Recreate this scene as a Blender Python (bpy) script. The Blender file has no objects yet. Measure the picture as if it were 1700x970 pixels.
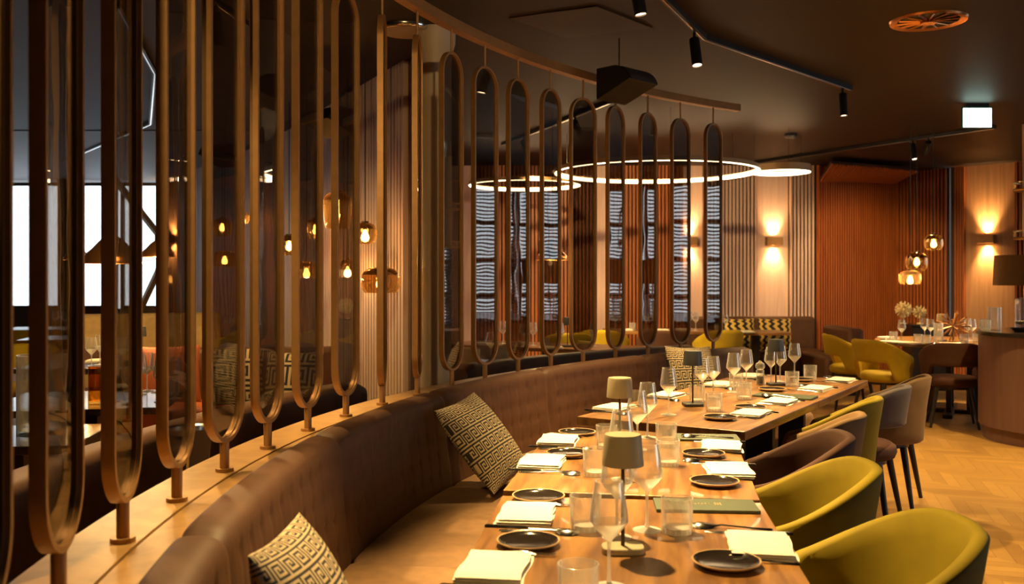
import bpy, math, random
from math import sin, cos, pi, radians as R_, sqrt, exp
from mathutils import Vector, Matrix
random.seed(7)
SC = bpy.context.scene
COL = SC.collection

# ------------------------------------------------------------------ camera
EYE, FPX, HOR = 1.40, 1550.0, 462.0
cd = bpy.data.cameras.new('camera'); cam = bpy.data.objects.new('camera', cd); COL.objects.link(cam)
cam.location = (0, 0, EYE); cam.rotation_euler = (pi/2, 0, 0)
cd.sensor_width = 36.0; cd.lens = FPX/1700*36.0
cd.shift_y = -(485-HOR)/1700.0
cd.clip_start = 0.05
cd.dof.use_dof = True; cd.dof.focus_distance = 3.9; cd.dof.aperture_fstop = 4.0
SC.camera = cam
vs = SC.view_settings
vs.view_transform = 'Standard'; vs.look = 'None'; vs.gamma = 1.0; vs.exposure = 0.85; vs.use_curve_mapping = False
cy = SC.cycles
cy.use_denoising = True; cy.max_bounces = 8; cy.diffuse_bounces = 3; cy.glossy_bounces = 4
cy.transmission_bounces = 6; cy.transparent_max_bounces = 32
cy.caustics_reflective = False; cy.caustics_refractive = False
cy.sample_clamp_indirect = 4.0
# ------------------------------------------------------------------ daylight outside
W = bpy.data.worlds.new('world'); SC.world = W; W.use_nodes = True
bg = W.node_tree.nodes['Background']; bg.inputs[0].default_value = (0.86, 0.93, 1.0, 1); bg.inputs[1].default_value = 1.7

CEIL = 2.95
WARM = (1.0, 0.66, 0.25)
def lamp(name, kind, loc, power, color=WARM, size=0.05, spot=None, blend=0.5, to=None, parent=None):
    ld = bpy.data.lights.new(name, kind); ld.energy = power; ld.color = color
    if kind in ('SPOT', 'POINT'): ld.shadow_soft_size = size
    if kind == 'SPOT': ld.spot_size = R_(spot or 60); ld.spot_blend = blend
    o = bpy.data.objects.new(name, ld); COL.objects.link(o); o.location = loc
    if to is not None:
        d = Vector(to)-Vector(loc); o.rotation_euler = d.to_track_quat('-Z', 'Y').to_euler()
    if parent: o.parent = parent
    return o
def portal(name, loc, rot, sx, sy):
    ld = bpy.data.lights.new(name, 'AREA'); ld.shape = 'RECTANGLE'; ld.size = sx; ld.size_y = sy
    ld.cycles.is_portal = True
    o = bpy.data.objects.new(name, ld); COL.objects.link(o); o.location = loc; o.rotation_euler = rot
# windows: left of the lounge (far wall) and the blinds on the right wall
portal('window_portal', (-8.2, 14.8, 1.93), (-pi/2, 0, 0), 5.6, 2.0)
portal('window_portal', (7.45, 9.5, 1.65), (0, pi/2, 0), 2.2, 3.5)

portal('window_portal', (7.45, 2.7, 1.67), (0, pi/2, 0), 2.2, 3.5)  # portal of the added window without blinds

# ------------------------------------------------------------------ helpers
def P(px, py, z=0.75):
    D = FPX*(EYE-z)/(py-HOR); return Vector(((px-850)/FPX*D, D, z))
def PD(px, py, D):
    return Vector(((px-850)/FPX*D, D, EYE-(py-HOR)/FPX*D))
CX, CY, RR = 4.8907, 2.4190, 5.7403
def arc(a, r, z=0.0):
    return Vector((CX+r*cos(R_(a)), CY+r*sin(R_(a)), z))

class MB:
    def __init__(s): s.v = []; s.f = []; s.m = []
    def add(s, vs, fs, mi=0):
        o = len(s.v); s.v += [tuple(v) for v in vs]; s.f += [tuple(i+o for i in f) for f in fs]; s.m += [mi]*len(fs); return s
    def box(s, c, size, rz=0, mi=0, M=None):
        x, y, z = [q/2 for q in size]
        vs = [Vector((a*x, b*y, d*z)) for d in (-1, 1) for b in (-1, 1) for a in (-1, 1)]
        T = Matrix.Translation(Vector(c)) @ (M if M else Matrix.Rotation(rz, 4, 'Z'))
        return s.add([T @ v for v in vs], [(0,2,3,1),(4,5,7,6),(0,1,5,4),(2,6,7,3),(0,4,6,2),(1,3,7,5)], mi)
    def lathe(s, prof, n=24, c=(0,0,0), mi=0, T=None):
        c = Vector(c); vs = []; fs = []
        for r, z in prof:
            for k in range(n):
                p = Vector((r*cos(2*pi*k/n), r*sin(2*pi*k/n), z))
                vs.append((T @ p if T else p)+c)
        for i in range(len(prof)-1):
            for k in range(n):
                k2 = (k+1) % n; fs.append((i*n+k, i*n+k2, (i+1)*n+k2, (i+1)*n+k))
        if prof[0][0] > 1e-4: pass
        return s.add(vs, fs, mi)
    def cyl(s, r, z0, z1, n=20, c=(0,0,0), r2=None, mi=0, T=None):
        r2 = r if r2 is None else r2
        return s.lathe([(1e-5, z0), (r, z0), (r2, z1), (1e-5, z1)], n, c, mi, T)
    def tube(s, pts, r, n=8, mi=0, closed=False):
        pts = [Vector(p) for p in pts]; N = len(pts); rs = r if isinstance(r, (list, tuple)) else [r]*N
        vs = []; fs = []; up = None
        for i, p in enumerate(pts):
            if closed: d = pts[(i+1) % N]-pts[i-1]
            else: d = pts[min(i+1, N-1)]-pts[max(i-1, 0)]
            d.normalize()
            if up is None:
                a = Vector((0,0,1)) if abs(d.z) < 0.9 else Vector((1,0,0))
                up = (a-d*a.dot(d)).normalized()
            else: up = (up-d*up.dot(d)).normalized()
            w = d.cross(up)
            for k in range(n):
                t = 2*pi*k/n; vs.append(p+(up*cos(t)+w*sin(t))*rs[i])
        M = N if closed else N-1
        for i in range(M):
            j = (i+1) % N
            for k in range(n):
                k2 = (k+1) % n; fs.append((i*n+k, i*n+k2, j*n+k2, j*n+k))
        if not closed:
            fs.append(tuple(range(n))[::-1]); fs.append(tuple((N-1)*n+k for k in range(n)))
        return s.add(vs, fs, mi)
    def loops(s, loops, closed_loop=True, caps=True, wrap=False, mi=0):
        """skin a list of equal-length point loops"""
        n = len(loops[0]); vs = [p for l in loops for p in l]; fs = []
        N = len(loops); M = N if wrap else N-1
        for i in range(M):
            j = (i+1) % N
            for k in range(n if closed_loop else n-1):
                k2 = (k+1) % n; fs.append((i*n+k, i*n+k2, j*n+k2, j*n+k))
        if caps and not wrap and closed_loop:
            fs.append(tuple(range(n))[::-1]); fs.append(tuple((N-1)*n+k for k in range(n)))
        return s.add(vs, fs, mi)
    def prism(s, poly, z0, z1, mi=0):
        n = len(poly); vs = [(x, y, z0) for x, y in poly]+[(x, y, z1) for x, y in poly]
        fs = [(k, (k+1) % n, n+(k+1) % n, n+k) for k in range(n)]+[tuple(range(n))[::-1], tuple(range(n, 2*n))]
        return s.add(vs, fs, mi)
    def mesh(s, name, mats, smooth=40):
        me = bpy.data.meshes.new(name); me.from_pydata(s.v, [], s.f); me.update()
        for m in (mats if isinstance(mats, (list, tuple)) else [mats]): me.materials.append(m)
        me.polygons.foreach_set('material_index', s.m)
        if smooth:
            me.polygons.foreach_set('use_smooth', [True]*len(s.f)); me.set_sharp_from_angle(angle=R_(smooth))
        import bmesh
        b = bmesh.new(); b.from_mesh(me); bmesh.ops.recalc_face_normals(b, faces=b.faces); b.to_mesh(me); b.free()
        return me
    def build(s, name, mats, parent=None, smooth=40, bevel=0):
        return inst(name, s.mesh(name, mats, smooth), parent, bevel)
def inst(name, me, parent=None, bevel=0):
    o = bpy.data.objects.new(name, me); COL.objects.link(o)
    if parent: o.parent = parent
    if bevel:
        b = o.modifiers.new('bevel', 'BEVEL'); b.width = bevel; b.segments = 2; b.limit_method = 'ANGLE'
    return o
def tag(o, label=None, cat=None, group=None, kind=None):
    if label: o['label'] = label
    if cat: o['category'] = cat
    if group: o['group'] = group
    if kind: o['kind'] = kind
    return o
def empty(name, loc, rz=0, label=None, cat=None, group=None):
    o = bpy.data.objects.new(name, None); COL.objects.link(o); o.location = loc; o.rotation_euler = (0, 0, rz)
    o.empty_display_size = 0.1
    return tag(o, label, cat, group)
def struct(o): o['kind'] = 'structure'; return o
def kids(o): return [c for c in bpy.data.objects if c.parent == o]
def dup(root, loc, rz=0, label=None, group=None, mats=None):
    def cp(o, par):
        c = o.copy(); COL.objects.link(c); c.parent = par
        for k in kids(o): cp(k, c)
        return c
    r = cp(root, None); r.location = loc; r.rotation_euler = (0, 0, rz)
    if label: r['label'] = label
    if group: r['group'] = group
    return r
def place(name, me, loc, rz=0, label=None, cat=None, group=None):
    o = inst(name, me); o.location = loc; o.rotation_euler = (0, 0, rz); return tag(o, label, cat, group)

# ------------------------------------------------------------------ materials
def nt(name):
    m = bpy.data.materials.new(name); m.use_nodes = True; t = m.node_tree
    return m, t, t.nodes['Principled BSDF'], t.nodes['Material Output']
def N(t, typ, **kw):
    n = t.nodes.new(typ)
    for k, v in kw.items(): setattr(n, k, v)
    return n
def mth(t, op, a, b=None, c=None):
    n = N(t, 'ShaderNodeMath', operation=op)
    for i, q in enumerate((a, b, c)):
        if q is None: continue
        if isinstance(q, (int, float)): n.inputs[i].default_value = q
        else: t.links.new(q, n.inputs[i])
    return n.outputs[0]
def mat(name, col, rough=0.5, metal=0.0, var=0.12, scale=8.0, sheen=0.0, bump=0.0, bscale=60, spec=0.5, coat=0.0, sheencol=None):
    m, t, b, o = nt(name)
    tc = N(t, 'ShaderNodeTexCoord')
    nz = N(t, 'ShaderNodeTexNoise'); nz.inputs['Scale'].default_value = scale; nz.inputs['Detail'].default_value = 4
    t.links.new(tc.outputs['Object'], nz.inputs['Vector'])
    r = N(t, 'ShaderNodeValToRGB'); e = r.color_ramp.elements
    e[0].position = 0.3; e[1].position = 0.7
    e[0].color = tuple(c*(1-var) for c in col)+(1,); e[1].color = tuple(min(1, c*(1+var)) for c in col)+(1,)
    t.links.new(nz.outputs[0], r.inputs[0]); t.links.new(r.outputs[0], b.inputs['Base Color'])
    b.inputs['Roughness'].default_value = rough; b.inputs['Metallic'].default_value = metal
    b.inputs['Specular IOR Level'].default_value = spec; b.inputs['Coat Weight'].default_value = coat
    b.inputs['Sheen Weight'].default_value = sheen; b.inputs['Sheen Roughness'].default_value = 0.35
    if sheen: b.inputs['Sheen Tint'].default_value = tuple(sheencol or col)+(1,)
    if bump:
        n2 = N(t, 'ShaderNodeTexNoise'); n2.inputs['Scale'].default_value = bscale; n2.inputs['Detail'].default_value = 3
        t.links.new(tc.outputs['Object'], n2.inputs['Vector'])
        bp = N(t, 'ShaderNodeBump'); bp.inputs['Strength'].default_value = bump; bp.inputs['Distance'].default_value = 0.01
        t.links.new(n2.outputs[0], bp.inputs['Height']); t.links.new(bp.outputs[0], b.inputs['Normal'])
    return m
def wood(name, a, bcol, rough=0.35, sx=1.0, sy=9.0, sz=9.0, scale=3.0, coat=0.0):
    """grain streaks along local X"""
    m, t, b, o = nt(name)
    tc = N(t, 'ShaderNodeTexCoord'); mp = N(t, 'ShaderNodeMapping')
    mp.inputs['Scale'].default_value = (sx, sy, sz); t.links.new(tc.outputs['Object'], mp.inputs['Vector'])
    nz = N(t, 'ShaderNodeTexNoise'); nz.inputs['Scale'].default_value = scale; nz.inputs['Detail'].default_value = 6; nz.inputs['Distortion'].default_value = 0.7
    t.links.new(mp.outputs[0], nz.inputs['Vector'])
    r = N(t, 'ShaderNodeValToRGB'); e = r.color_ramp.elements
    e[0].position = 0.32; e[1].position = 0.68; e[0].color = tuple(a)+(1,); e[1].color = tuple(bcol)+(1,)
    t.links.new(nz.outputs[0], r.inputs[0]); t.links.new(r.outputs[0], b.inputs['Base Color'])
    b.inputs['Roughness'].default_value = rough; b.inputs['Coat Weight'].default_value = coat
    return m
def emit(name, col, strength):
    m, t, b, o = nt(name); t.nodes.remove(b)
    e = N(t, 'ShaderNodeEmission'); e.inputs[0].default_value = tuple(col)+(1,); e.inputs[1].default_value = strength
    t.links.new(e.outputs[0], o.inputs[0]); return m
def thin_glass(name, tint, edge=0.85, base=0.05, gloss=(1, 1, 1), rough=0.02, power=3.0, wavy=0.0, haze=0.0, haze0=0.0, hcol=(0.95, 0.93, 0.88), hpow=3.0):
    """thin pane or blown glass: transparent with reflection that grows to the edges"""
    m, t, b, o = nt(name); t.nodes.remove(b)
    tr = N(t, 'ShaderNodeBsdfTransparent'); tr.inputs[0].default_value = tuple(tint)+(1,)
    gl = N(t, 'ShaderNodeBsdfGlossy'); gl.inputs[0].default_value = tuple(gloss)+(1,); gl.inputs['Roughness'].default_value = rough
    lw = N(t, 'ShaderNodeLayerWeight'); lw.inputs[0].default_value = 0.5
    f = mth(t, 'POWER', lw.outputs['Facing'], power)
    f = mth(t, 'MULTIPLY_ADD', f, edge-base, base)
    mx = N(t, 'ShaderNodeMixShader'); t.links.new(f, mx.inputs[0])
    t.links.new(tr.outputs[0], mx.inputs[1]); t.links.new(gl.outputs[0], mx.inputs[2]); t.links.new(mx.outputs[0], o.inputs[0])
    if haze:  # haze mixed into the glass stands for refracted light and glow
        df = N(t, 'ShaderNodeBsdfTranslucent'); df.inputs[0].default_value = tuple(hcol)+(1,)
        d2 = N(t, 'ShaderNodeBsdfDiffuse'); d2.inputs[0].default_value = tuple(hcol)+(1,)
        ad = N(t, 'ShaderNodeMixShader'); ad.inputs[0].default_value = 0.5; t.links.new(df.outputs[0], ad.inputs[1]); t.links.new(d2.outputs[0], ad.inputs[2])
        h = mth(t, 'MULTIPLY_ADD', mth(t, 'POWER', lw.outputs['Facing'], hpow), haze-haze0, haze0)
        m2 = N(t, 'ShaderNodeMixShader'); t.links.new(h, m2.inputs[0]); t.links.new(mx.outputs[0], m2.inputs[1]); t.links.new(ad.outputs[0], m2.inputs[2]); t.links.new(m2.outputs[0], o.inputs[0])
    if wavy:
        tc = N(t, 'ShaderNodeTexCoord'); nz = N(t, 'ShaderNodeTexNoise'); nz.inputs['Scale'].default_value = 4.0; nz.inputs['Detail'].default_value = 1
        t.links.new(tc.outputs['Object'], nz.inputs['Vector'])
        bp = N(t, 'ShaderNodeBump'); bp.inputs['Strength'].default_value = wavy; bp.inputs['Distance'].default_value = 0.02
        t.links.new(nz.outputs[0], bp.inputs['Height']); t.links.new(bp.outputs[0], gl.inputs['Normal'])
    return m
M = {}
M['bronze'] = mat('bronze_metal', (0.36, 0.19, 0.07), 0.42, 0.45, 0.08, 30)
M['brass'] = mat('brass_metal', (0.62, 0.42, 0.16), 0.28, 1.0, 0.06, 20)
M['copper'] = mat('copper_metal', (0.74, 0.32, 0.12), 0.24, 0.9, 0.05, 10)
M['steel'] = mat('polished_steel', (0.72, 0.70, 0.67), 0.16, 1.0, 0.04, 20)
M['black'] = mat('black_metal', (0.012, 0.011, 0.011), 0.45, 0.2, 0.2, 20)
M['blackwood'] = mat('black_stained_wood', (0.016, 0.011, 0.009), 0.4, 0, 0.3, 20)
M['leather'] = mat('brown_leather', (0.072, 0.029, 0.0125), 0.60, 0, 0.14, 14, spec=0.3, sheen=0.03, bump=0.12, bscale=220, sheencol=(0.5, 0.25, 0.13))
M['leather_dark'] = mat('dark_brown_leather', (0.05, 0.024, 0.015), 0.6, 0, 0.14, 14, bump=0.1, bscale=200)
M['seatfab'] = mat('tan_seat_fabric', (0.175, 0.090, 0.034), 0.8, 0, 0.12, 25, sheen=0.2, bump=0.15, bscale=300, sheencol=(0.5, 0.28, 0.12))
M['orangeleather'] = mat('cognac_leather', (0.42, 0.10, 0.025), 0.5, 0, 0.12, 14)
M['table'] = wood('walnut_table', (0.120, 0.050, 0.013), (0.34, 0.165, 0.045), 0.34, 1.2, 10, 10, 2.6, 0.15)
M['sill'] = wood('oak_sill', (0.27, 0.145, 0.048), (0.38, 0.215, 0.075), 0.36, 4, 4, 4, 3)
M['ceiling'] = mat('dark_ceiling_paint', (0.016, 0.0065, 0.0032), 0.55, 0, 0.05, 2, spec=0.22)
M['ceilgrey'] = mat('grey_ceiling_paint', (0.12, 0.12, 0.128), 0.6, 0, 0.05, 2, spec=0.3)
M['ceildark'] = mat('slate_ceiling_paint', (0.055, 0.052, 0.056), 0.6, 0, 0.05, 2, spec=0.3)
M['plaster'] = mat('dark_plaster', (0.060, 0.036, 0.026), 0.75, 0, 0.1, 3)
M['hatch'] = mat('ceiling_panel_paint', (0.028, 0.012, 0.006), 0.6, 0, 0.05, 2)
M['wallwood'] = wood('smooth_wood_panel', (0.40, 0.21, 0.10), (0.52, 0.29, 0.15), 0.5, 14, 14, 0.6, 2)
M['pinkslat'] = wood('pale_rose_slats', (0.55, 0.37, 0.33), (0.66, 0.47, 0.42), 0.55, 10, 10, 0.7, 2)
M['redslat'] = wood('mahogany_slats', (0.33, 0.085, 0.017), (0.46, 0.135, 0.028), 0.45, 10, 10, 0.7, 2)
M['loungeslat'] = wood('grey_brown_slats', (0.46, 0.32, 0.24), (0.60, 0.44, 0.35), 0.55, 10, 10, 0.7, 2)
M['slatback'] = mat('slat_backing', (0.055, 0.022, 0.012), 0.8)
M['pinkback'] = mat('rose_slat_backing', (0.10, 0.058, 0.045), 0.8)
M['yellow'] = mat('chartreuse_velvet', (0.40, 0.28, 0.012), 0.8, 0, 0.10, 9, spec=0.25, sheen=0.1, sheencol=(0.75, 0.62, 0.1))
M['olive'] = mat('olive_velvet', (0.205, 0.150, 0.006), 0.8, 0, 0.10, 9, spec=0.25, sheen=0.07, sheencol=(0.65, 0.6, 0.12))
M['tan'] = mat('tan_velvet', (0.205, 0.120, 0.052), 0.8, 0, 0.1, 9, spec=0.25, sheen=0.12, sheencol=(0.6, 0.5, 0.4))
M['mauve'] = mat('mauve_velvet', (0.075, 0.032, 0.020), 0.8, 0, 0.1, 9, spec=0.25, sheen=0.1, sheencol=(0.4, 0.28, 0.25))
M['grey'] = mat('charcoal_velvet', (0.075, 0.055, 0.055), 0.75, 0, 0.1, 9, sheen=0.4, sheencol=(0.35, 0.33, 0.4))
M['napkin'] = mat('cream_linen', (0.80, 0.74, 0.62), 0.85, 0, 0.03, 30, bump=0.1, bscale=300)
M['plate'] = mat('black_glaze', (0.016, 0.012, 0.010), 0.12, 0, 0.2, 20)
M['rim'] = mat('raw_clay_rim', (0.42, 0.27, 0.13), 0.5, 0, 0.1, 30)
M['lampgrey'] = mat('sage_grey_lacquer', (0.36, 0.305, 0.185), 0.5, 0.0, 0.03, 20)
M['lampblack'] = mat('charcoal_lacquer', (0.030, 0.030, 0.032), 0.45, 0.0, 0.05, 20)
M['pole'] = mat('dark_bronze_pole', (0.07, 0.045, 0.03), 0.4, 0.6, 0.05, 20)
M['menu'] = mat('green_menu_cover', (0.050, 0.065, 0.038), 0.55, 0, 0.08, 40, bump=0.08, bscale=200)
M['gold'] = mat('gold_foil', (0.80, 0.60, 0.28), 0.3, 0.8, 0.05, 40)
M['palegold'] = mat('pale_gold_lacquer', (0.85, 0.66, 0.34), 0.35, 0.25, 0.05, 40)
M['cream'] = mat('cream_weave', (0.45, 0.345, 0.20), 0.85, 0, 0.08, 60, bump=0.1, bscale=300)
M['ink'] = mat('black_weave', (0.016, 0.012, 0.011), 0.85, 0, 0.2, 60)
M['counter'] = wood('bar_front_wood', (0.135, 0.066, 0.048), (0.165, 0.084, 0.062), 0.5, 8, 8, 0.5, 2)
M['stone'] = mat('black_stone_top', (0.02, 0.016, 0.014), 0.2, 0, 0.3, 10)
M['shade'] = mat('brown_linen_shade', (0.16, 0.085, 0.03), 0.85, 0, 0.06, 60)
M['columnp'] = mat('greige_column_paint', (0.50, 0.41, 0.31), 0.5, 0, 0.04, 4)
M['white'] = mat('white_ceramic', (0.8, 0.76, 0.68), 0.35, 0, 0.03, 20)
M['slat'] = mat('blind_slat', (0.10, 0.095, 0.09), 0.5, 0, 0.05, 10)
M['mullion'] = mat('window_frame_brown', (0.05, 0.03, 0.024), 0.5, 0.2, 0.05, 10)
M['grille'] = mat('dark_grey_grille', (0.055, 0.045, 0.042), 0.5, 0.2, 0.05, 20)
M['pepper'] = mat('peppercorns', (0.03, 0.02, 0.015), 0.7, 0, 0.6, 400)
M['beige'] = mat('beige_upholstery', (0.46, 0.31, 0.13), 0.8, 0, 0.1, 20)
M['rock'] = mat('warm_grey_board', (0.40, 0.33, 0.25), 0.7, 0, 0.1, 12)
M['housing'] = mat('champagne_housing', (0.42, 0.27, 0.12), 0.45, 0.3, 0.05, 20)
M['bulb'] = emit('filament_glow', (1.0, 0.58, 0.18), 30)
M['ringglow'] = emit('ring_diffuser_glow', (1.0, 0.68, 0.36), 14.0)
M['lens'] = emit('spot_lens_glow', (1.0, 0.62, 0.33), 9.0)
M['linear'] = emit('linear_light_glow', (1.0, 0.78, 0.45), 3.0)
M['sign'] = emit('exit_sign_glow', (0.72, 1.0, 0.84), 2.4)
M['signgreen'] = mat('green_sign_housing', (0.02, 0.10, 0.06), 0.4, 0, 0.05, 10)
M['glass'] = thin_glass('clear_glass', (0.97, 0.97, 0.96), 0.85, 0.05, rough=0.08, power=2.0, haze=0.95, haze0=0.03, hpow=2.6)  # whitened edges imitate bright refracted rims
M['glassbowl'] = thin_glass('lower_bowl_glass_painted_glow', (0.97, 0.96, 0.93), 0.85, 0.10, rough=0.10, power=1.6, haze=0.95, haze0=0.36, hpow=2.0)  # strong haze paints in the bright table refracted by the bowl
M['glassbase'] = thin_glass('thick_glass_base_painted_glow', (0.95, 0.94, 0.90), 0.85, 0.15, rough=0.10, power=1.5, haze=0.95, haze0=0.6, hpow=2.0)  # strongest haze, painted-in glow of light gathered in the base
M['tumbler'] = thin_glass('cut_glass', (0.95, 0.94, 0.92), 0.85, 0.08, rough=0.08, power=1.8, haze=0.95, haze0=0.12, hpow=2.4)  # slight overall haze and whitened edges imitate glints
M['pane'] = thin_glass('smoked_mirror_pane', (0.50, 0.48, 0.46), 0.24, 0.16, (0.88, 0.86, 0.83), 0.0, 2.5, wavy=0.04)
M['smoke'] = thin_glass('amber_smoked_glass', (0.62, 0.42, 0.20), 0.8, 0.16, (1, 0.85, 0.6), 0.03, 2.0, haze=0.30, haze0=0.025, hcol=(0.95, 0.62, 0.25))
M['smoketop'] = thin_glass('dark_smoked_glass', (0.16, 0.09, 0.045), 0.8, 0.22, (1, 0.8, 0.55), 0.04, 2.0, haze=0.2, haze0=0.02, hcol=(0.6, 0.28, 0.09))
M['amberglass'] = thin_glass('amber_glass', (0.90, 0.62, 0.22), 0.7, 0.10, (1, 0.9, 0.7), 0.02, 2.0)
M['window'] = thin_glass('window_glass', (0.95, 0.97, 0.98), 0.5, 0.04)

def floor_mat():
    m, t, b, o = nt('chevron_oak_floor')
    tc = N(t, 'ShaderNodeTexCoord'); sp = N(t, 'ShaderNodeSeparateXYZ'); mp = N(t, 'ShaderNodeMapping')
    mp.inputs['Rotation'].default_value = (0, 0, R_(-28))
    t.links.new(tc.outputs['Object'], mp.inputs['Vector']); t.links.new(mp.outputs[0], sp.inputs[0])
    wc, wp = 0.62, 0.11
    u = mth(t, 'DIVIDE', sp.outputs[0], wc); fr = mth(t, 'FRACT', u); col = mth(t, 'FLOOR', u)
    zig = mth(t, 'MULTIPLY', mth(t, 'ABSOLUTE', mth(t, 'SUBTRACT', fr, 0.5)), wc)
    v = mth(t, 'DIVIDE', mth(t, 'ADD', sp.outputs[1], zig), wp)
    pid = mth(t, 'FLOOR', v); side = mth(t, 'GREATER_THAN', fr, 0.5)
    cv = N(t, 'ShaderNodeCombineXYZ'); t.links.new(pid, cv.inputs[0]); t.links.new(col, cv.inputs[1]); t.links.new(side, cv.inputs[2])
    wn = N(t, 'ShaderNodeTexWhiteNoise', noise_dimensions='3D'); t.links.new(cv.outputs[0], wn.inputs['Vector'])
    nz = N(t, 'ShaderNodeTexNoise'); nz.inputs['Scale'].default_value = 9; nz.inputs['Detail'].default_value = 6
    t.links.new(tc.outputs['Object'], nz.inputs['Vector'])
    g = mth(t, 'ADD', mth(t, 'MULTIPLY', wn.outputs[0], 0.55), mth(t, 'MULTIPLY', nz.outputs[0], 0.45))
    r = N(t, 'ShaderNodeValToRGB'); e = r.color_ramp.elements
    e[0].position = 0.15; e[1].position = 0.9; e[0].color = (0.25, 0.130, 0.032, 1); e[1].color = (0.41, 0.235, 0.062, 1)
    t.links.new(g, r.inputs[0])
    fe = mth(t, 'FRACT', v); gap = mth(t, 'LESS_THAN', fe, 0.03)
    mx = N(t, 'ShaderNodeMix', data_type='RGBA'); t.links.new(gap, mx.inputs[0]); t.links.new(r.outputs[0], mx.inputs[6]); mx.inputs[7].default_value = (0.12, 0.055, 0.018, 1)
    t.links.new(mx.outputs[2], b.inputs['Base Color']); b.inputs['Roughness'].default_value = 0.38
    return m
M['floor'] = floor_mat()

# ------------------------------------------------------------------ the room
struct(MB().box((-2.0, 6.3, -0.05), (19.4, 18.0, 0.1)).build('floor', M['floor'], smooth=0))
struct(MB().box((-2.0, 6.3, CEIL+0.05), (19.4, 18.0, 0.1)).build('ceiling', M['ceiling'], smooth=0))
struct(MB().prism([(-11.6, 9.75), (-2.55, 9.75), (-2.95, 10.6), (-5.2, 14.7), (-11.6, 14.7)], CEIL-0.012, CEIL-0.001).build('ceiling', M['ceilgrey'], smooth=0))
struct(MB().prism([(-11.6, -2.3), (-3.0, -2.3), (-1.55, 3.2), (-1.35, 7.4), (-2.50, 9.75), (-11.6, 9.75)], CEIL-0.004, CEIL-0.001).build('ceiling', M['ceildark'], smooth=0))
def slat_wall(name, p0, p1, z0=0.0, z1=CEIL, pitch=0.050, sw=0.027, dep=0.040, ms='pinkslat', mb='pinkback', thick=0.08, flip=1):
    """backing board with upright slats on the room side (right-hand side of p0->p1 times flip)"""
    p0, p1 = Vector(p0), Vector(p1); d = p1-p0; L = d.length; d.normalize(); nrm = Vector((d.y, -d.x))*flip
    a = math.atan2(d.y, d.x); m = MB()
    c = (p0+p1)/2-nrm*(thick/2); m.box((c.x, c.y, (z0+z1)/2), (L, thick, z1-z0), a, 1)
    k = int(L/pitch); off = (L-k*pitch)/2+pitch/2
    for i in range(k):
        q = p0+d*(off+i*pitch)+nrm*(dep/2); m.box((q.x, q.y, (z0+z1)/2), (sw, dep, z1-z0), a, 0)
    return struct(m.build(name, [M[ms], M[mb]], smooth=0))
def flat_wall(name, p0, p1, z0=0.0, z1=CEIL, thick=0.08, m_='plaster', flip=1):
    p0, p1 = Vector(p0), Vector(p1); d = p1-p0; L = d.length; d.normalize(); nrm = Vector((d.y, -d.x))*flip
    c = (p0+p1)/2-nrm*(thick/2)
    return struct(MB().box((c.x, c.y, (z0+z1)/2), (L, thick, z1-z0), math.atan2(d.y, d.x)).build(name, M[m_], smooth=0))
YB = 12.85
def bx(px): return (px-850)/FPX*YB
# far wall from left to right: slatted and smooth bays
bays = [(735, 790, 'smooth'), (790, 985, 'red'), (985, 1012, 'smooth'), (1012, 1134, 'red'), (1134, 1166, 'smooth'),
        (1166, 1257, 'pink'), (1257, 1308, 'smooth'), (1308, 1353, 'pink')]
for a, b_, k in bays:
    if k == 'smooth': flat_wall('wall_back', (bx(a), YB), (bx(b_), YB), m_='pinkslat')
    else: slat_wall('wall_back', (bx(a), YB), (bx(b_), YB), ms=k+'slat', mb='pinkback' if k == 'pink' else 'slatback')
# mahogany niche
slat_wall('wall_niche', (bx(1353), YB-0.03), (5.66, 13.75), ms='redslat', mb='slatback')
slat_wall('wall_niche', (5.66, 13.75), (6.16, 13.15), ms='redslat', mb='slatback')
struct(MB().box((6.19, 13.09, CEIL/2), (0.05, 0.05, CEIL), R_(-50)).build('trim_1', M['mullion'], smooth=0))
slat_wall('wall_right_back', (6.20, 13.07), (6.30, 12.96), ms='redslat', mb='slatback', pitch=0.036)
flat_wall('wall_right_back', (6.30, 12.96), (6.72, 12.48), m_='wallwood')
slat_wall('wall_right_back', (6.72, 12.48), (7.22, 11.90), ms='redslat', mb='slatback')
# slatted sloping soffit over the niche
q = [PD(1380, 271, 11.9), PD(1526, 283, 12.6), PD(1487, 303, 13.3), PD(1361, 300, 12.75)]
m = MB(); n_ = (q[1]-q[0]).cross(q[3]-q[0]).normalized()
if n_.z > 0: n_ = -n_
m.loops([[a_-n_*0.03 for a_ in q], list(q)], mi=1)
K = 34
for i in range(K):
    t0, t1 = (i+0.15)/K, (i+0.7)/K
    a0, a1 = q[0].lerp(q[1], t0), q[0].lerp(q[1], t1); b0, b1 = q[3].lerp(q[2], t0), q[3].lerp(q[2], t1)
    m.loops([[a0, a1, b1, b0], [v+n_*0.02 for v in (a0, a1, b1, b0)]], mi=0)
struct(m.build('trim_2', [M['redslat'], M['slatback']], smooth=0))
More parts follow.
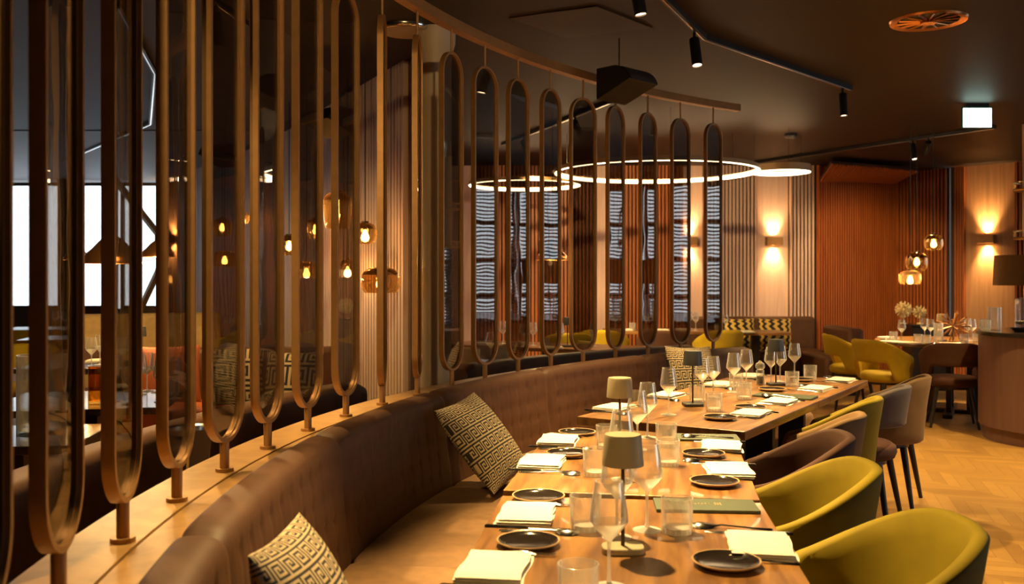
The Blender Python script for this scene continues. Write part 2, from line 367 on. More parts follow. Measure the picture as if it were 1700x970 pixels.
# right wall with the blinds (beyond the right edge of the picture; the smoked panes mirror it)
XR = 7.3
flat_wall('wall_right', (XR, 11.95), (XR, 11.2)); flat_wall('wall_right', (XR, 7.87), (XR, 4.4)); flat_wall('wall_right', (XR, 1.0), (XR, -2.4))
flat_wall('wall_right', (XR, 4.4), (XR, 1.0), 0, 0.62); flat_wall('wall_right', (XR, 4.4), (XR, 1.0), 2.72, CEIL)
flat_wall('wall_right', (XR, 11.2), (XR, 7.87), 0, 0.62); flat_wall('wall_right', (XR, 11.2), (XR, 7.87), 2.72, CEIL)
WN = [0]
def window(p0, p1, z0, z1, rows, blinds=False, depth=0.06, nv=1):
    WN[0] += 1
    p0, p1 = Vector(p0), Vector(p1); d = p1-p0; L = d.length; a = math.atan2(d.y, d.x); c = (p0+p1)/2
    e = bpy.data.objects.new('window_%d' % WN[0], None); COL.objects.link(e); e.location = (c.x, c.y, z0); e.rotation_euler = (0, 0, a); struct(e)
    H = z1-z0; m = MB(); fw = 0.05
    for s in (-1, 1): m.box((s*(L/2-fw/2), 0, H/2), (fw, depth, H))
    m.box((0, 0, fw/2), (L-2*fw, depth, fw)); m.box((0, 0, H-fw/2), (L-2*fw, depth, fw))
    for r in range(1, rows): m.box((0, 0, H*r/rows), (L-2*fw, depth, 0.05))
    for r in range(1, nv): m.box((-L/2+L*r/nv, 0, H/2), (0.045, depth, H))
    m.build('window_frame', M['mullion'], e, smooth=0)
    MB().box((0, 0, H/2), (L-2*fw+0.02, 0.008, H-2*fw+0.02)).build('window_pane', M['window'], e, smooth=0)
    if blinds:
        m = MB(); k = int(H/0.052)
        for i in range(k):
            zz = 0.03+i*0.052
            m.box((0, -0.09, zz), (L-0.06, 0.046, 0.002), M=Matrix.Rotation(R_(33), 4, 'X'))
        for s in (-0.38, 0.38): m.box((s*L, -0.09, H/2), (0.012, 0.004, H))
        m.build('window_blind', M['slat'], e, smooth=0)
    return e
for k in range(2): window((XR+0.04, 11.17-k*1.66), (XR+0.04, 11.17-(k+1)*1.66+0.04), 0.62, 2.72, 4, True)
window((XR+0.04, 4.4), (XR+0.04, 1.0), 0.62, 2.72, 2, nv=3)  # unseen window without blinds, added for cool daylight fill
# rest of the shell
flat_wall('wall_front', (XR, -2.4), (-11.2, -2.4)); flat_wall('wall_left', (-11.2, -2.4), (-11.2, 14.7))
YW = 14.62
def wx(px): return (px-850)/FPX*YW
flat_wall('wall_window', (-11.2, YW), (wx(268), YW), 0, 0.92)
for a, b_ in ((-240, -95), (-90, 101), (131, 193), (199, 264)):
    window((wx(a), YW+0.05), (wx(b_), YW+0.05), 0.92, 2.90, 1, nv=2 if b_ == 101 else 1)
struct(MB().box((wx(116), YW+0.0, (0.92+2.95)/2), (0.27, 0.24, 2.03)).build('column', mat('blue_grey_pier', (0.20, 0.27, 0.32), 0.6), smooth=0))
flat_wall('wall_window', (wx(264), YW), (-5.15, 14.45), m_='wallwood')
# ribbed lounge wall
LW = [(-5.15, 14.45), (-4.35, 13.05), (-3.00, 11.05), (-2.02, 9.25), (-1.40, 7.95), (-0.72, 6.62)]
for a, b_ in zip(LW[:-1], LW[1:]): slat_wall('wall_lounge', a, b_, ms='loungeslat', mb='pinkback', pitch=0.065, sw=0.040, dep=0.04)
flat_wall('wall_core', (-0.68, 6.66), (-0.98, 12.85), m_='pinkslat', thick=0.06, flip=-1)
# round column
m = MB(); m.lathe([(0.098, 0), (0.098, 2.72), (0.104, 2.80), (0.122, 2.86), (0.125, 2.95)], 32)
o = struct(m.build('column', M['columnp'])); o.location = (-0.475, 5.82, 0)

# low partition with the oak sill
def arc_strip(r0, r1, z0, z1, a0, a1, n=90):
    lo = []
    for i in range(n+1):
        a = a0+(a1-a0)*i/n; lo.append([arc(a, r0, z0), arc(a, r1, z0), arc(a, r1, z1), arc(a, r0, z1)])
    return MB().loops(lo)
A0, A1 = 197.5, 123.4
struct(arc_strip(5.60, 5.845, 0, 0.800, A0, A1).build('wall_partition', M['leather_dark']))
struct(arc_strip(5.706, 5.862, 0.800, 0.835, A0, A1).build('trim_3', M['sill']))
struct(arc_strip(5.604, 5.700, 0.800, 0.833, A0, A1).build('trim_4', M['sill']))
tag(arc_strip(5.71, 5.765, 2.690, 2.742, 193.5, 123.2).build('hanging_rail', M['bronze']), 'long curved bronze rail under the ceiling carrying the pill-shaped panels', 'rail')
o = bpy.data.objects['hanging_rail']


# ------------------------------------------------------------------ glazed pill panels
PW, PDp = 0.235, 0.027
zb, zt = 0.92, 2.572
def stadium(w, z0, z1, n=16):
    r = w/2; pts = []
    for i in range(n+1):
        t = pi*i/n; pts.append((r*cos(t), z1-r+r*sin(t)))
    for i in range(n+1):
        t = pi+pi*i/n; pts.append((r*cos(t), z0+r+r*sin(t)))
    return pts
so, si = stadium(PW, zb, zt), stadium(PW-0.024, zb+0.012, zt-0.012)
lo = []
for (x, z), (x2, z2) in zip(so, si):
    lo.append([(x, -PDp/2, z), (x, PDp/2, z), (x2, PDp/2, z2), (x2, 0.004, z2), ((x2+(-0.004 if x2 > 0 else 0.004)), 0.004, z2), (x2+(-0.004 if x2 > 0 else 0.004), -0.004, z2), (x2, -0.004, z2), (x2, -PDp/2, z2)])
frame_me = MB().loops(lo, wrap=True).mesh('frame', M['bronze'], 30)
sp_ = stadium(PW-0.026, zb+0.013, zt-0.013)
pane_me = MB().loops([[(x, -0.003, z) for x, z in sp_], [(x, 0.003, z) for x, z in sp_]]).mesh('glass_pane', M['pane'], 30)
post_me = MB().cyl(0.0135, 0.835, zb+0.003, 16).mesh('post', M['bronze'])
foot_me = MB().cyl(0.026, 0.835, 0.845, 20).mesh('post_foot', M['bronze'])
rod_me = MB().cyl(0.006, zt-0.002, 2.690, 10).mesh('hanger_rod', M['bronze'])
obsw = {1: 93, 2: 70, 3: 67, 4: 72, 5: 57, 6: 53, 7: 48, 8: 17, 9: 18, 10: 42, 11: 46, 12: 40, 13: 40, 14: 47, 15: 35, 16: 37, 17: 35, 18: 32}
ordn = ['', 'second', 'third', 'fourth', 'fifth', 'sixth', 'seventh', 'eighth', 'ninth', 'tenth', 'eleventh', 'twelfth', 'thirteenth', 'fourteenth', 'fifteenth', 'sixteenth', 'seventeenth', 'eighteenth', 'nineteenth']
YAW = {}
for k in range(0, 19):
    a = 125.92+(18-k)*3.64; p = arc(a, RR); view = math.atan2(p.x, p.y)
    if k in obsw:
        w = obsw[k]/FPX*p.y*cos(view); f_ = lambda th: PW*sin(th)+PDp*cos(th)
        th = min((abs(f_(R_(i/4))-w), R_(i/4)) for i in range(4, 320))[1]
    else: th = R_(18)
    th = {13: R_(29.0), 15: R_(28.4), 16: R_(28.3)}.get(k, th)
    yaw = view+th                                    # pane direction measured from +Y towards +X
    lab = ('tall pill-shaped smoked glass panel, nearest the camera in the row' if k == 0 else
           'tall pill-shaped smoked glass panel, last and farthest of the row' if k == 18 else
           'tall pill-shaped bronze and smoked glass panel, %s of the row from the near end' % ordn[k])
    if k in (8, 9): lab = 'pill-shaped panel turned edge-on, %s of the row from the near end' % ordn[k]
    e = empty('screen_panel', (p.x, p.y, 0), pi/2-yaw, lab, 'panel', 'pill-shaped glass panels on the sill')
    inst('frame', frame_me, e); inst('glass_pane', pane_me, e); ps = inst('post', post_me, e); inst('post_foot', foot_me, ps); inst('hanger_rod', rod_me, e)

# ------------------------------------------------------------------ banquette
def swept_cushion(name, prof, r0, a0, a1, mats, parent, tuft=None, n=64, pinch=0.014):
    """prof: closed list of (q inward from r0, z)."""
    cq = sum(p[0] for p in prof)/len(prof); cz = sum(p[1] for p in prof)/len(prof); lo = []
    Ltot = abs(R_(a1-a0))*r0
    for i in range(n+1):
        t = i/n; s = t*Ltot; a = a0+(a1-a0)*t; e = min(s, Ltot-s)
        sh = pinch*exp(-(e/0.022)**1.5)
        ring = []
        for (q_, z) in prof:
            dq, dz = q_-cq, z-cz; l = sqrt(dq*dq+dz*dz)
            q2 = q_-dq/l*sh; z2 = z-dz/l*sh
            if tuft: q2 += tuft(s, q_, z, Ltot)
            ring.append(arc(a, r0-q2, z2))
        lo.append(ring)
    return MB().loops(lo).build(name, mats, parent, smooth=50)
def rounded(poly, r, k=5):
    out = []; n = len(poly)
    for i in range(n):
        p, a, b_ = Vector(poly[i]), Vector(poly[i-1]), Vector(poly[(i+1) % n])
        da, db = (a-p), (b_-p); rr = min(r[i] if isinstance(r, list) else r, da.length*0.48, db.length*0.48)
        A, B = p+da.normalized()*rr, p+db.normalized()*rr
        for j in range(k+1):
            t = j/k; out.append(tuple(A*(1-t)**2+p*2*t*(1-t)+B*t*t))
    return out
def densify(poly, step):
    out = []; n = len(poly)
    for i in range(n):
        a, b_ = Vector(poly[i]), Vector(poly[(i+1) % n]); L = (b_-a).length; k = max(1, int(L/step))
        for j in range(k): out.append(tuple(a.lerp(b_, j/k)))
    return out
back_prof = densify(rounded([(0.002, 0.44), (0.002, 0.885), (0.105, 0.885), (0.150, 0.44)], [0.02, 0.03, 0.055, 0.03], 6), 0.018)
def tuft(s, q_, z, L):
    if q_ < 0.07 or z > 0.845 or z < 0.50: return 0
    gz = min(abs(z-zz) for zz in (0.54, 0.63, 0.72, 0.81)); gs = abs((s/0.105) % 1-0.5)*0.105; gs = 0.0525-gs
    e = min(s, L-s)
    if e < 0.05: return 0
    return -0.003*exp(-(gz/0.010)**2)-0.0028*exp(-(gs/0.010)**2)-0.006*exp(-(gz/0.012)**2-(gs/0.012)**2)
seat_prof = densify(rounded([(0.135, 0.31), (0.135, 0.470), (0.665, 0.470), (0.665, 0.31)], [0.02, 0.02, 0.05, 0.03], 5), 0.05)
bq = empty('banquette', arc(160, 5.4), 0, 'long curved brown leather banquette with tufted back beside the dining tables', 'banquette')
def unparent_keep(o, par):
    o.matrix_parent_inverse = par.matrix_world.inverted()
bpy.context.view_layer.update()
seams = [197.5, 185.3, 173.1, 160.9, 148.7, 136.5, 124.3]
for a, b_ in zip(seams[:-1], seams[1:]):
    o = swept_cushion('backrest', back_prof, 5.60, a, b_, M['leather'], bq, tuft, n=110); o.location = -Vector(bq.location)
    o = swept_cushion('seat', seat_prof, 5.60, a, b_, M['seatfab'], bq, n=48); o.location = -Vector(bq.location)
lo_ = arc_strip(5.02, 5.598, 0.0, 0.308, 197.5, 124.3).build('plinth', M['leather_dark'], bq); lo_.location = -Vector(bq.location)

# ------------------------------------------------------------------ pillows
TILE = ["1111111.", "1.....1.", "1.111.1.", "1.1.1.1.", "1.1...1.", "1.11111.", "1.......", "11111111", "........"]
def pillow_mesh(size, th, ncell, pattern=True, stripes=False):
    m = MB(); n = ncell*1
    def prof(u, v):
        a = max(0, 1-abs(u)**2.4)*max(0, 1-abs(v)**2.4); return th/2*a**0.55
    for side in (1, -1):
        vs = []
        for j in range(n+1):
            for i in range(n+1):
                u, v = -1+2*i/n, -1+2*j/n
                u, v = 0.45*u+0.55*sin(u*pi/2), 0.45*v+0.55*sin(v*pi/2)
                x = size/2*u*(1-0.05*(1-v*v)); y = size/2*v*(1-0.05*(1-u*u))
                vs.append((x, side*prof(u, v), y))
        for j in range(n):
            fs = []
            for i in range(n):
                f = (j*(n+1)+i, j*(n+1)+i+1, (j+1)*(n+1)+i+1, (j+1)*(n+1)+i)
                if stripes: mi = 1 if ((i+0.6*abs(((j/ncell*6) % 1)-0.5)*14) % 10) < 5 else 0
                elif pattern:
                    band = j//9; mi = 0 if TILE[8-j % 9][(i+band*3) % 8] == '1' else 1
                else: mi = 0
                fs.append((f, mi))
            if j == 0: m.v += [tuple(q_) for q_ in vs]; base = len(m.v)-len(vs)
            for f, mi in fs: m.f.append(tuple(base+q_ for q_ in f)); m.m.append(mi)
    return m
pil_key = pillow_mesh(0.43, 0.15, 72).mesh('throw_pillow', [M['cream'], M['ink']], 60)
pil_big = pillow_mesh(0.43, 0.16, 27).mesh('throw_pillow', [M['cream'], M['ink']], 60)
pil_plain = pillow_mesh(0.42, 0.16, 24, False).mesh('throw_pillow', [M['orangeleather']], 60)
pil_yel = pillow_mesh(0.46, 0.17, 24, False).mesh('throw_pillow', [M['beige']], 60)
M['mustard'] = mat('mustard_weave', (0.62, 0.42, 0.10), 0.85, 0, 0.08, 60)
pil_str = pillow_mesh(0.42, 0.15, 50, False, True).mesh('throw_pillow', [M['mustard'], M['ink']], 60)
def pillow(me, c, a, lean, roll, label, group=None):
    """a: angle on the banquette circle, its face turned to the circle's centre"""
    o = inst('throw_pillow', me); nrm = -Vector((cos(R_(a)), sin(R_(a)), 0)); rz = math.atan2(nrm.y, nrm.x)+pi/2
    o.matrix_world = Matrix.Translation(Vector(c)) @ Matrix.Rotation(rz, 4, 'Z') @ Matrix.Rotation(R_(-lean), 4, 'X') @ Matrix.Rotation(R_(roll), 4, 'Y')
    return tag(o, label, 'pillow', group)
pillow(pil_key, (-0.40, 1.92, 0.68), 182, 24, 4, 'black and cream key-pattern pillow on the banquette nearest the camera')
pillow(pil_key, (-0.125, 4.11, 0.685), 156, 38, -5, 'black and cream key-pattern pillow leaning on the banquette beside the second table')
pil_wide = pillow_mesh(0.49, 0.15, 72).mesh('throw_pillow', [M['cream'], M['ink']], 60)
pillow(pil_wide, arc(135.0, 5.235, 0.712), 133.5, 13, 3, 'black and cream key-pattern pillow behind the black lamp of the third table')

# ------------------------------------------------------------------ dining tables
def dining_table(c, yaw, L, Wd, label):
    """yaw: direction of the length from +Y towards +X"""
    e = empty('dining_table', (c[0], c[1], 0), pi/2-R_(yaw), label, 'table', 'rectangular walnut tables')
    MB().box((0, 0, 0.73), (L, Wd, 0.04)).build('tabletop', M['table'], e, smooth=0, bevel=0.003)
    for s in (-1, 1):
        m = MB(); m.box((s*L*0.27, 0, 0.375), (0.055, 0.16, 0.67)); m.build('pedestal', M['black'], e, smooth=0, bevel=0.004)
        m = MB(); m.box((s*L*0.27, 0, 0.014), (0.40, 0.42, 0.020)); m.build('foot_plate', M['black'], e, smooth=0, bevel=0.004)
        m = MB(); m.box((s*L*0.27, 0, 0.705), (0.06, 0.44, 0.009)); m.build('bracket', M['black'], e, smooth=0)
    return e
dining_table((0.278, 2.180), 6.8, 1.14, 0.755, 'walnut dining table nearest the camera along the banquette')
dining_table((0.440, 3.332), 9.6, 1.08, 0.765, 'walnut dining table second from the camera along the banquette')
dining_table((0.964, 4.666), 32.7, 1.18, 0.81, 'walnut dining table third along the banquette, holding the near black lamp')
dining_table((1.607, 5.667), 32.7, 1.18, 0.81, 'walnut dining table fourth and farthest along the banquette')

# ------------------------------------------------------------------ chairs
def sm(x): x = max(0, min(1, x)); return x*x*(3-2*x)
def make_chair(vel, label, seatm=None, cut=0):
    e = empty('tub_chair', (0, 0, 0), 0, label, 'chair', 'velvet tub chairs')
    lo = []; n = 56
    for i in range(n+1):
        a = -128+256*i/n; A = abs(a); ph = R_(a)-pi/2
        top = 0.80-0.165*sm((A-22)/100); bot = 0.575-0.185*sm((A-cut+14)/26) if cut else 0.39
        if A > 112: top -= 0.10*sm((A-112)/16)
        bot = min(bot, top-0.05); th = 0.042
        def rad(z): return 0.235+0.10*(z-0.39)+0.01*sm((z-0.6)/0.2)
        ring = []
        K = 6
        for j in range(K+1):
            z = bot+0.012+(top-0.024-bot)*j/K; r = rad(z)+th/2; ring.append((r, z))
        ring.append((rad(top)+th*0.30, top-0.003)); ring.append((rad(top), top)); ring.append((rad(top)-th*0.30, top-0.003))
        for j in range(K, -1, -1):
            z = bot+0.012+(top-0.024-bot)*j/K; r = rad(z)-th/2; ring.append((r, z))
        ring.append((rad(bot)-th*0.25, bot+0.002)); ring.append((rad(bot)+th*0.25, bot+0.002))
        lo.append([(r*1.04*cos(ph), r*0.98*sin(ph)+0.01, z) for r, z in ring])
    MB().loops(lo).build('backrest', vel, e, smooth=60)
    pr = [(1e-4, 0.378), (0.19, 0.378), (0.222, 0.39), (0.234, 0.42), (0.228, 0.452), (0.20, 0.472), (0.12, 0.480), (1e-4, 0.482)]
    MB().lathe(pr, 36, (0, 0.02, 0)).build('seat', seatm or vel, e, smooth=60)
    MB().cyl(0.17, 0.355, 0.379, 24, (0, 0.01, 0)).build('seat_frame', M['blackwood'], e)
    for sx in (-1, 1):
        for sy in (-1, 1):
            MB().tube([(sx*0.145, sy*0.145, 0.372), (sx*0.205, sy*0.205, 0.0)], [0.021, 0.012], 12).build('leg', M['blackwood'], e)
    return e
CH = {}
def chair(kind, loc, face, label, cut=0):
    """face: direction the sitter looks, degrees from +Y towards +X"""
    rz = -R_(face)
    key = (kind, cut)
    if key not in CH:
        CH[key] = make_chair(M[kind.split('/')[0]], label, M[kind.split('/')[1]] if '/' in kind else None, cut)
        CH[key].location = (loc[0], loc[1], 0); CH[key].rotation_euler = (0, 0, rz); return CH[key]
    return dup(CH[key], (loc[0], loc[1], 0), rz, label)
chair('olive', (0.865, 2.33), -83, 'olive green velvet tub chair nearest the camera at the first table')
chair('olive', (0.905, 3.06), -80, 'olive green velvet tub chair at the near end of the second table')
chair('mauve', (1.035, 3.645), -78, 'mauve brown velvet tub chair at the far end of the second table')
chair('tan', (1.30, 4.23), -60, 'tan velvet tub chair at the near end of the third table')
chair('olive', (1.60, 4.80), -58, 'olive green velvet tub chair between the tan and the charcoal chair, third table')
chair('grey/mauve', (1.975, 5.345), -58, 'charcoal velvet tub chair with mauve seat at the fourth table', 80)
chair('tan', (2.325, 5.875), -60, 'tan velvet tub chair at the far end of the fourth table, legs in full view')
chair('yellow', (3.64, 10.05), 95, 'chartreuse velvet tub chair by the mahogany slats, left of its twin', 58)
chair('yellow', (3.68, 9.26), 64, 'chartreuse velvet tub chair at the round table, its open back turned to the camera', 58)
chair('mauve', (4.18, 8.86), 20, 'mauve brown tub chair beside the curved bar counter, open back to the camera', 58)
chair('mauve', (5.40, 10.1), -110, 'mauve brown tub chair behind the round table, mostly hidden', 58)

# ------------------------------------------------------------------ tableware prototypes
wine = MB().lathe([(1e-4, 0.0), (0.036, 0.0), (0.037, 0.002), (0.022, 0.005), (0.006, 0.010), (0.0038, 0.022), (0.0036, 0.085), (0.005, 0.098)], 32, mi=1).lathe([(0.005, 0.098), (0.013, 0.108), (0.030, 0.126), (0.0405, 0.140)], 32, mi=1).lathe([(0.0405, 0.140), (0.0395, 0.155), (0.0345, 0.190), (0.0295, 0.224), (0.0285, 0.224), (0.0335, 0.190), (0.0383, 0.155), (0.0390, 0.141), (0.029, 0.128), (0.012, 0.111), (1e-4, 0.107)], 32).mesh('wine_glass', [M['glass'], M['glassbowl']], 50)
def tumbler_mesh():
    lo = []; n = 48
    prof = [(0.0365, 0.0), (0.0385, 0.004), (0.0395, 0.03), (0.041, 0.09), (0.0396, 0.0905), (0.0375, 0.03), (0.0362, 0.016)]
    for k in range(n):
        t = 2*pi*k/n; fl = 0.0011*(0.5+0.5*cos(2*pi*k/3)); ring = []
        for i, (r, z) in enumerate(prof):
            rr = r-(fl if i in (1, 2) else 0); ring.append((rr*cos(t), rr*sin(t), z))
        lo.append(ring)
    m = MB().loops(lo, closed_loop=False, wrap=True)
    m.lathe([(1e-4, 0.0), (0.0365, 0.0)], n, mi=1); m.lathe([(1e-4, 0.014), (0.0362, 0.016)], n, mi=1); m.lathe([(0.0375, 0.002), (0.0385, 0.016)], n, mi=1)
    return m.mesh('tumbler', [M['tumbler'], M['glassbase']], 35)
tumb = tumbler_mesh()
m = MB(); m.lathe([(1e-4, 0.001), (0.045, 0.001), (0.060, 0.004), (0.0765, 0.012), (0.0780, 0.0145)], 40, mi=1)
m.lathe([(0.0780, 0.0145), (0.0765, 0.0165), (0.0735, 0.0155)], 40, mi=1); m.lathe([(0.0735, 0.0155), (0.066, 0.0095), (0.055, 0.0075), (1e-4, 0.0072)], 40, mi=0)
plate_me = m.mesh('side_plate', [M['plate'], M['rim']], 50)
def napkin_mesh(seed):
    rnd = random.Random(seed); m = MB()
    for L in range(3):
        w, d = 0.150-0.004*L, 0.215-0.006*L; z0 = 0.0005+L*0.0062; ox, oy = rnd.uniform(-.003, .003), rnd.uniform(-.004, .004)
        nx, ny = 8, 10; ph = rnd.uniform(0, 6)
        def top(i, j):
            u, v = i/nx, j/ny; e = min(u, 1-u, v, 1-v); return z0+0.0060*min(1, 0.25+e*8)+0.0018*sin(u*5+v*4+ph)*min(1, e*6)
        T = [[((i/nx-0.5)*w+ox+0.003*sin(j*0.7+ph), (j/ny-0.5)*d+oy, top(i, j)) for i in range(nx+1)] for j in range(ny+1)]
        B = [[(p[0], p[1], z0) for p in r] for r in T]
        vs = [p for r in T for p in r]+[p for r in B for p in r]; K = (nx+1)*(ny+1); fs = []
        for j in range(ny):
            for i in range(nx):
                a = j*(nx+1)+i; fs.append((a, a+1, a+nx+2, a+nx+1)); fs.append((K+a, K+a+nx+1, K+a+nx+2, K+a+1))
        for i in range(nx):
            fs.append((i, K+i, K+i+1, i+1)); a = ny*(nx+1)+i; fs.append((a, a+1, K+a+1, K+a))
        for j in range(ny):
            a = j*(nx+1); fs.append((a, a+nx+1, K+a+nx+1, K+a)); a += nx; fs.append((a, K+a, K+a+nx+1, a+nx+1))
        m.add(vs, fs)
    return m.mesh('napkin', M['napkin'], 60)
nap = [napkin_mesh(s) for s in range(4)]
def strip(pts, mi=0):
    """flat bar along X: list of (x, halfwidth, z, thickness)"""
    return MB().loops([[(x, -w, z), (x, -w*0.6, z+t), (x, w*0.6, z+t), (x, w, z)] for x, w, z, t in pts])
knife = strip([(-0.11, 0.005, 0.001, 0.005), (-0.105, 0.0075, 0.001, 0.006), (-0.04, 0.006, 0.001, 0.006), (0.0, 0.005, 0.001, 0.005), (0.01, 0.010, 0.001, 0.002), (0.08, 0.010, 0.001, 0.002), (0.105, 0.005, 0.001, 0.002), (0.112, 0.001, 0.001, 0.001)]).mesh('table_knife', M['steel'], 50)
spoon = strip([(-0.10, 0.004, 0.001, 0.003), (-0.095, 0.008, 0.001, 0.004), (-0.05, 0.004, 0.003, 0.003), (0.03, 0.0035, 0.008, 0.003), (0.045, 0.006, 0.005, 0.004), (0.055, 0.015, 0.002, 0.008), (0.072, 0.021, 0.001, 0.011), (0.09, 0.019, 0.001, 0.011), (0.102, 0.011, 0.003, 0.007), (0.106, 0.002, 0.005, 0.002)]).mesh('table_spoon', M['steel'], 70)
m = strip([(-0.10, 0.004, 0.001, 0.003), (-0.095, 0.008, 0.001, 0.004), (-0.05, 0.004, 0.003, 0.003), (0.02, 0.0035, 0.008, 0.003), (0.04, 0.010, 0.006, 0.003), (0.055, 0.012, 0.003, 0.003)])
for w in (-0.0095, -0.0032, 0.0032, 0.0095):
    m.loops([[(x, w-0.0017, z), (x, w-0.0017, z+0.0025), (x, w+0.0017, z+0.0025), (x, w+0.0017, z)] for x, z in ((0.054, 0.003), (0.08, 0.001), (0.10, 0.005))])
fork = m.mesh('table_fork', M['steel'], 50)

TZ = 0.750
def setting(n_px, p_px, side, yaw, d, s, sz=0.0, sp=True):
    """side: -1 bench, +1 chairs; napkin and plate pixel positions on the table plane"""
    u = Vector((sin(R_(yaw)), cos(R_(yaw)), 0)); r = Vector((u.y, -u.x, 0)); c = P(*n_px)
    inward = -side*r; rz = math.atan2(inward.y, inward.x)
    place('napkin', nap[s % 4], c, pi/2-R_(yaw)-pi/2+random.uniform(-.06, .06), 'folded cream napkin at the '+d, 'napkin', 'folded napkins')
    if p_px: place('side_plate', plate_me, P(*p_px), 0, 'small black side plate with clay rim at the '+d, 'plate', 'black side plates')
    right = -u if side < 0 else u
    for me, nm, off, ad, w_ in ((knife, 'table_knife', 0.126, 0.012, 'knife'), (spoon, 'table_spoon', 0.166, 0.045, 'spoon'), (fork, 'table_fork', -0.122, 0.03, 'fork')):
        if me is spoon and not sp: continue
        place(nm, me, c+right*off+inward*ad+Vector((0, 0, sz if me is spoon else 0)), rz+random.uniform(-.05, .05), 'polished steel %s at the %s' % (w_, d), w_, 'steel cutlery')
setting((820, 947), (877, 906), -1, 6.8, 'near bench-side place on the first table', 0)
setting((875, 857), (894, 830), -1, 6.8, 'far bench-side place on the first table', 1)
setting((1262, 910), (1206, 940), 1, 6.8, 'chair-side place on the first table', 2)
setting((900, 770), (942, 757), -1, 9.6, 'near bench-side place on the second table', 3)
setting((926, 734), (958, 722), -1, 9.6, 'far bench-side place on the second table', 0)
setting((1210, 784), (1186, 805), 1, 9.6, 'near chair-side place on the second table', 1)
setting((1198, 744), (1168, 758), 1, 9.6, 'far chair-side place on the second table', 2, 0.0105)
setting((1020, 679), None, -1, 32.7, 'near bench-side place on the third table', 3)
setting((1106, 658), None, -1, 32.7, 'far bench-side place on the third table', 0)
setting((1246, 689), (1196, 696.5), 1, 32.7, 'near chair-side place on the third table', 1, 0, False)
setting((1294, 669), (1246, 679.5), 1, 32.7, 'far chair-side place on the third table', 2, 0.0105)
setting((1195, 640), None, -1, 32.7, 'near bench-side place on the fourth table', 3)
setting((1243, 626), None, -1, 32.7, 'far bench-side place on the fourth table', 1)
setting((1354, 647), (1282, 649), 1, 32.7, 'near chair-side place on the fourth table', 0)
setting((1396, 633), (1331, 633), 1, 32.7, 'far chair-side place on the fourth table', 2)
for px, py, lab in [
    (1011, 976, 'wine glass in front of the grey lamp on the first table'),
    (1074, 881, 'wine glass beside the cut tumbler right of the grey lamp, first table'),
    (1024, 893, 'wine glass just behind the grey lamp base on the first table'),
    (1032, 797, 'wine glass nearest the camera on the second table'),
    (1058, 747, 'wine glass half hidden behind the first grey lamp shade, second table'),
    (1075, 727, 'wine glass at the far end of the second table, right of its lamp'),
    (1110, 689, 'wine glass in front of the bench-side napkin on the third table'),
    (1166, 664, 'wine glass directly beside the black lamp on the third table'),
    (1184, 660, 'wine glass right of the black lamp on the third table'),
    (1218, 652, 'wine glass at the near end of the fourth table'),
    (1239, 643, 'wine glass second from the near end of the fourth table'),
    (1280, 637, 'wine glass left of the black lamp stem on the fourth table'),
    (1295, 634, 'wine glass right of the black lamp stem on the fourth table'),
    (1319, 627, 'wine glass standing alone at the far end of the fourth table')]:
    place('wine_glass', wine, P(px, py), random.uniform(0, 6), lab, 'glass', 'stemmed wine glasses')
for px, py, lab in [
    (960, 1012, 'glowing cut tumbler nearest the camera on the first table'),
    (972, 880, 'cut tumbler at the bench side of the first table'),
    (1124, 885, 'cut tumbler in front of the green menu on the first table'),
    (988, 790, 'cut tumbler at the near bench side of the second table'),
    (1007, 745, 'cut tumbler at the far bench side of the second table'),
    (1109, 773, 'cut tumbler at the chair side of the second table, near one'),
    (1106, 742, 'cut tumbler at the chair side of the second table, far one'),
    (1185, 683, 'cut tumbler right of the black lamp base on the third table'),
    (1157, 668, 'cut tumbler behind the black lamp stem on the third table'),
    (1235, 663, 'cut tumbler at the far chair-side place of the third table'),
    (1222, 645, 'cut tumbler among the wine glasses at the near end of the fourth table'),
    (1315, 642, 'cut tumbler right of the black lamp on the fourth table'),
    (1345, 630, 'cut tumbler at the far end of the fourth table')]:
    place('tumbler', tumb, P(px, py), random.uniform(0, 6), lab, 'glass', 'cut glass tumblers')
def table_lamp(loc, m_, label, oval=True):
    e = empty('table_lamp', loc, 0, label, 'lamp', 'cordless table lamps')
    if oval: pts = [(0.050*(1 if cos(t) > 0 else -1)*abs(cos(t))**0.55, 0.036*(1 if sin(t) > 0 else -1)*abs(sin(t))**0.55) for t in [2*pi*k/40 for k in range(40)]]
    else: pts = [(0.050*(1 if cos(t) > 0 else -1)*abs(cos(t))**0.3, 0.05*(1 if sin(t) > 0 else -1)*abs(sin(t))**0.3) for t in [2*pi*k/40 for k in range(40)]]
    MB().prism(pts, 0.0, 0.016).build('base', m_, e, bevel=0.003)
    MB().cyl(0.0045, 0.016, 0.250, 12).build('pole', M['pole'], e)
    MB().lathe([(0.0495, 0.207), (0.0445, 0.274), (0.042, 0.280), (1e-4, 0.281), (1e-4, 0.277), (0.041, 0.276), (0.0435, 0.272), (0.0485, 0.207), (0.0495, 0.207)], 40).build('lamp_shade', m_, e, smooth=50)
    MB().lathe([(1e-4, 0.243), (0.018, 0.245), (0.020, 0.262), (1e-4, 0.263)], 20).build('lamp_head', M['white'], e)
    return e
table_lamp(P(1034, 917), M['lampgrey'], 'sage grey cordless table lamp on the first table')
table_lamp(P(1029, 752), M['lampgrey'], 'sage grey cordless table lamp on the second table')
table_lamp(P(1150, 674), M['lampblack'], 'charcoal cordless table lamp on the third table', False)
table_lamp(P(1288, 640), M['lampblack'], 'charcoal cordless table lamp on the fourth table', False)
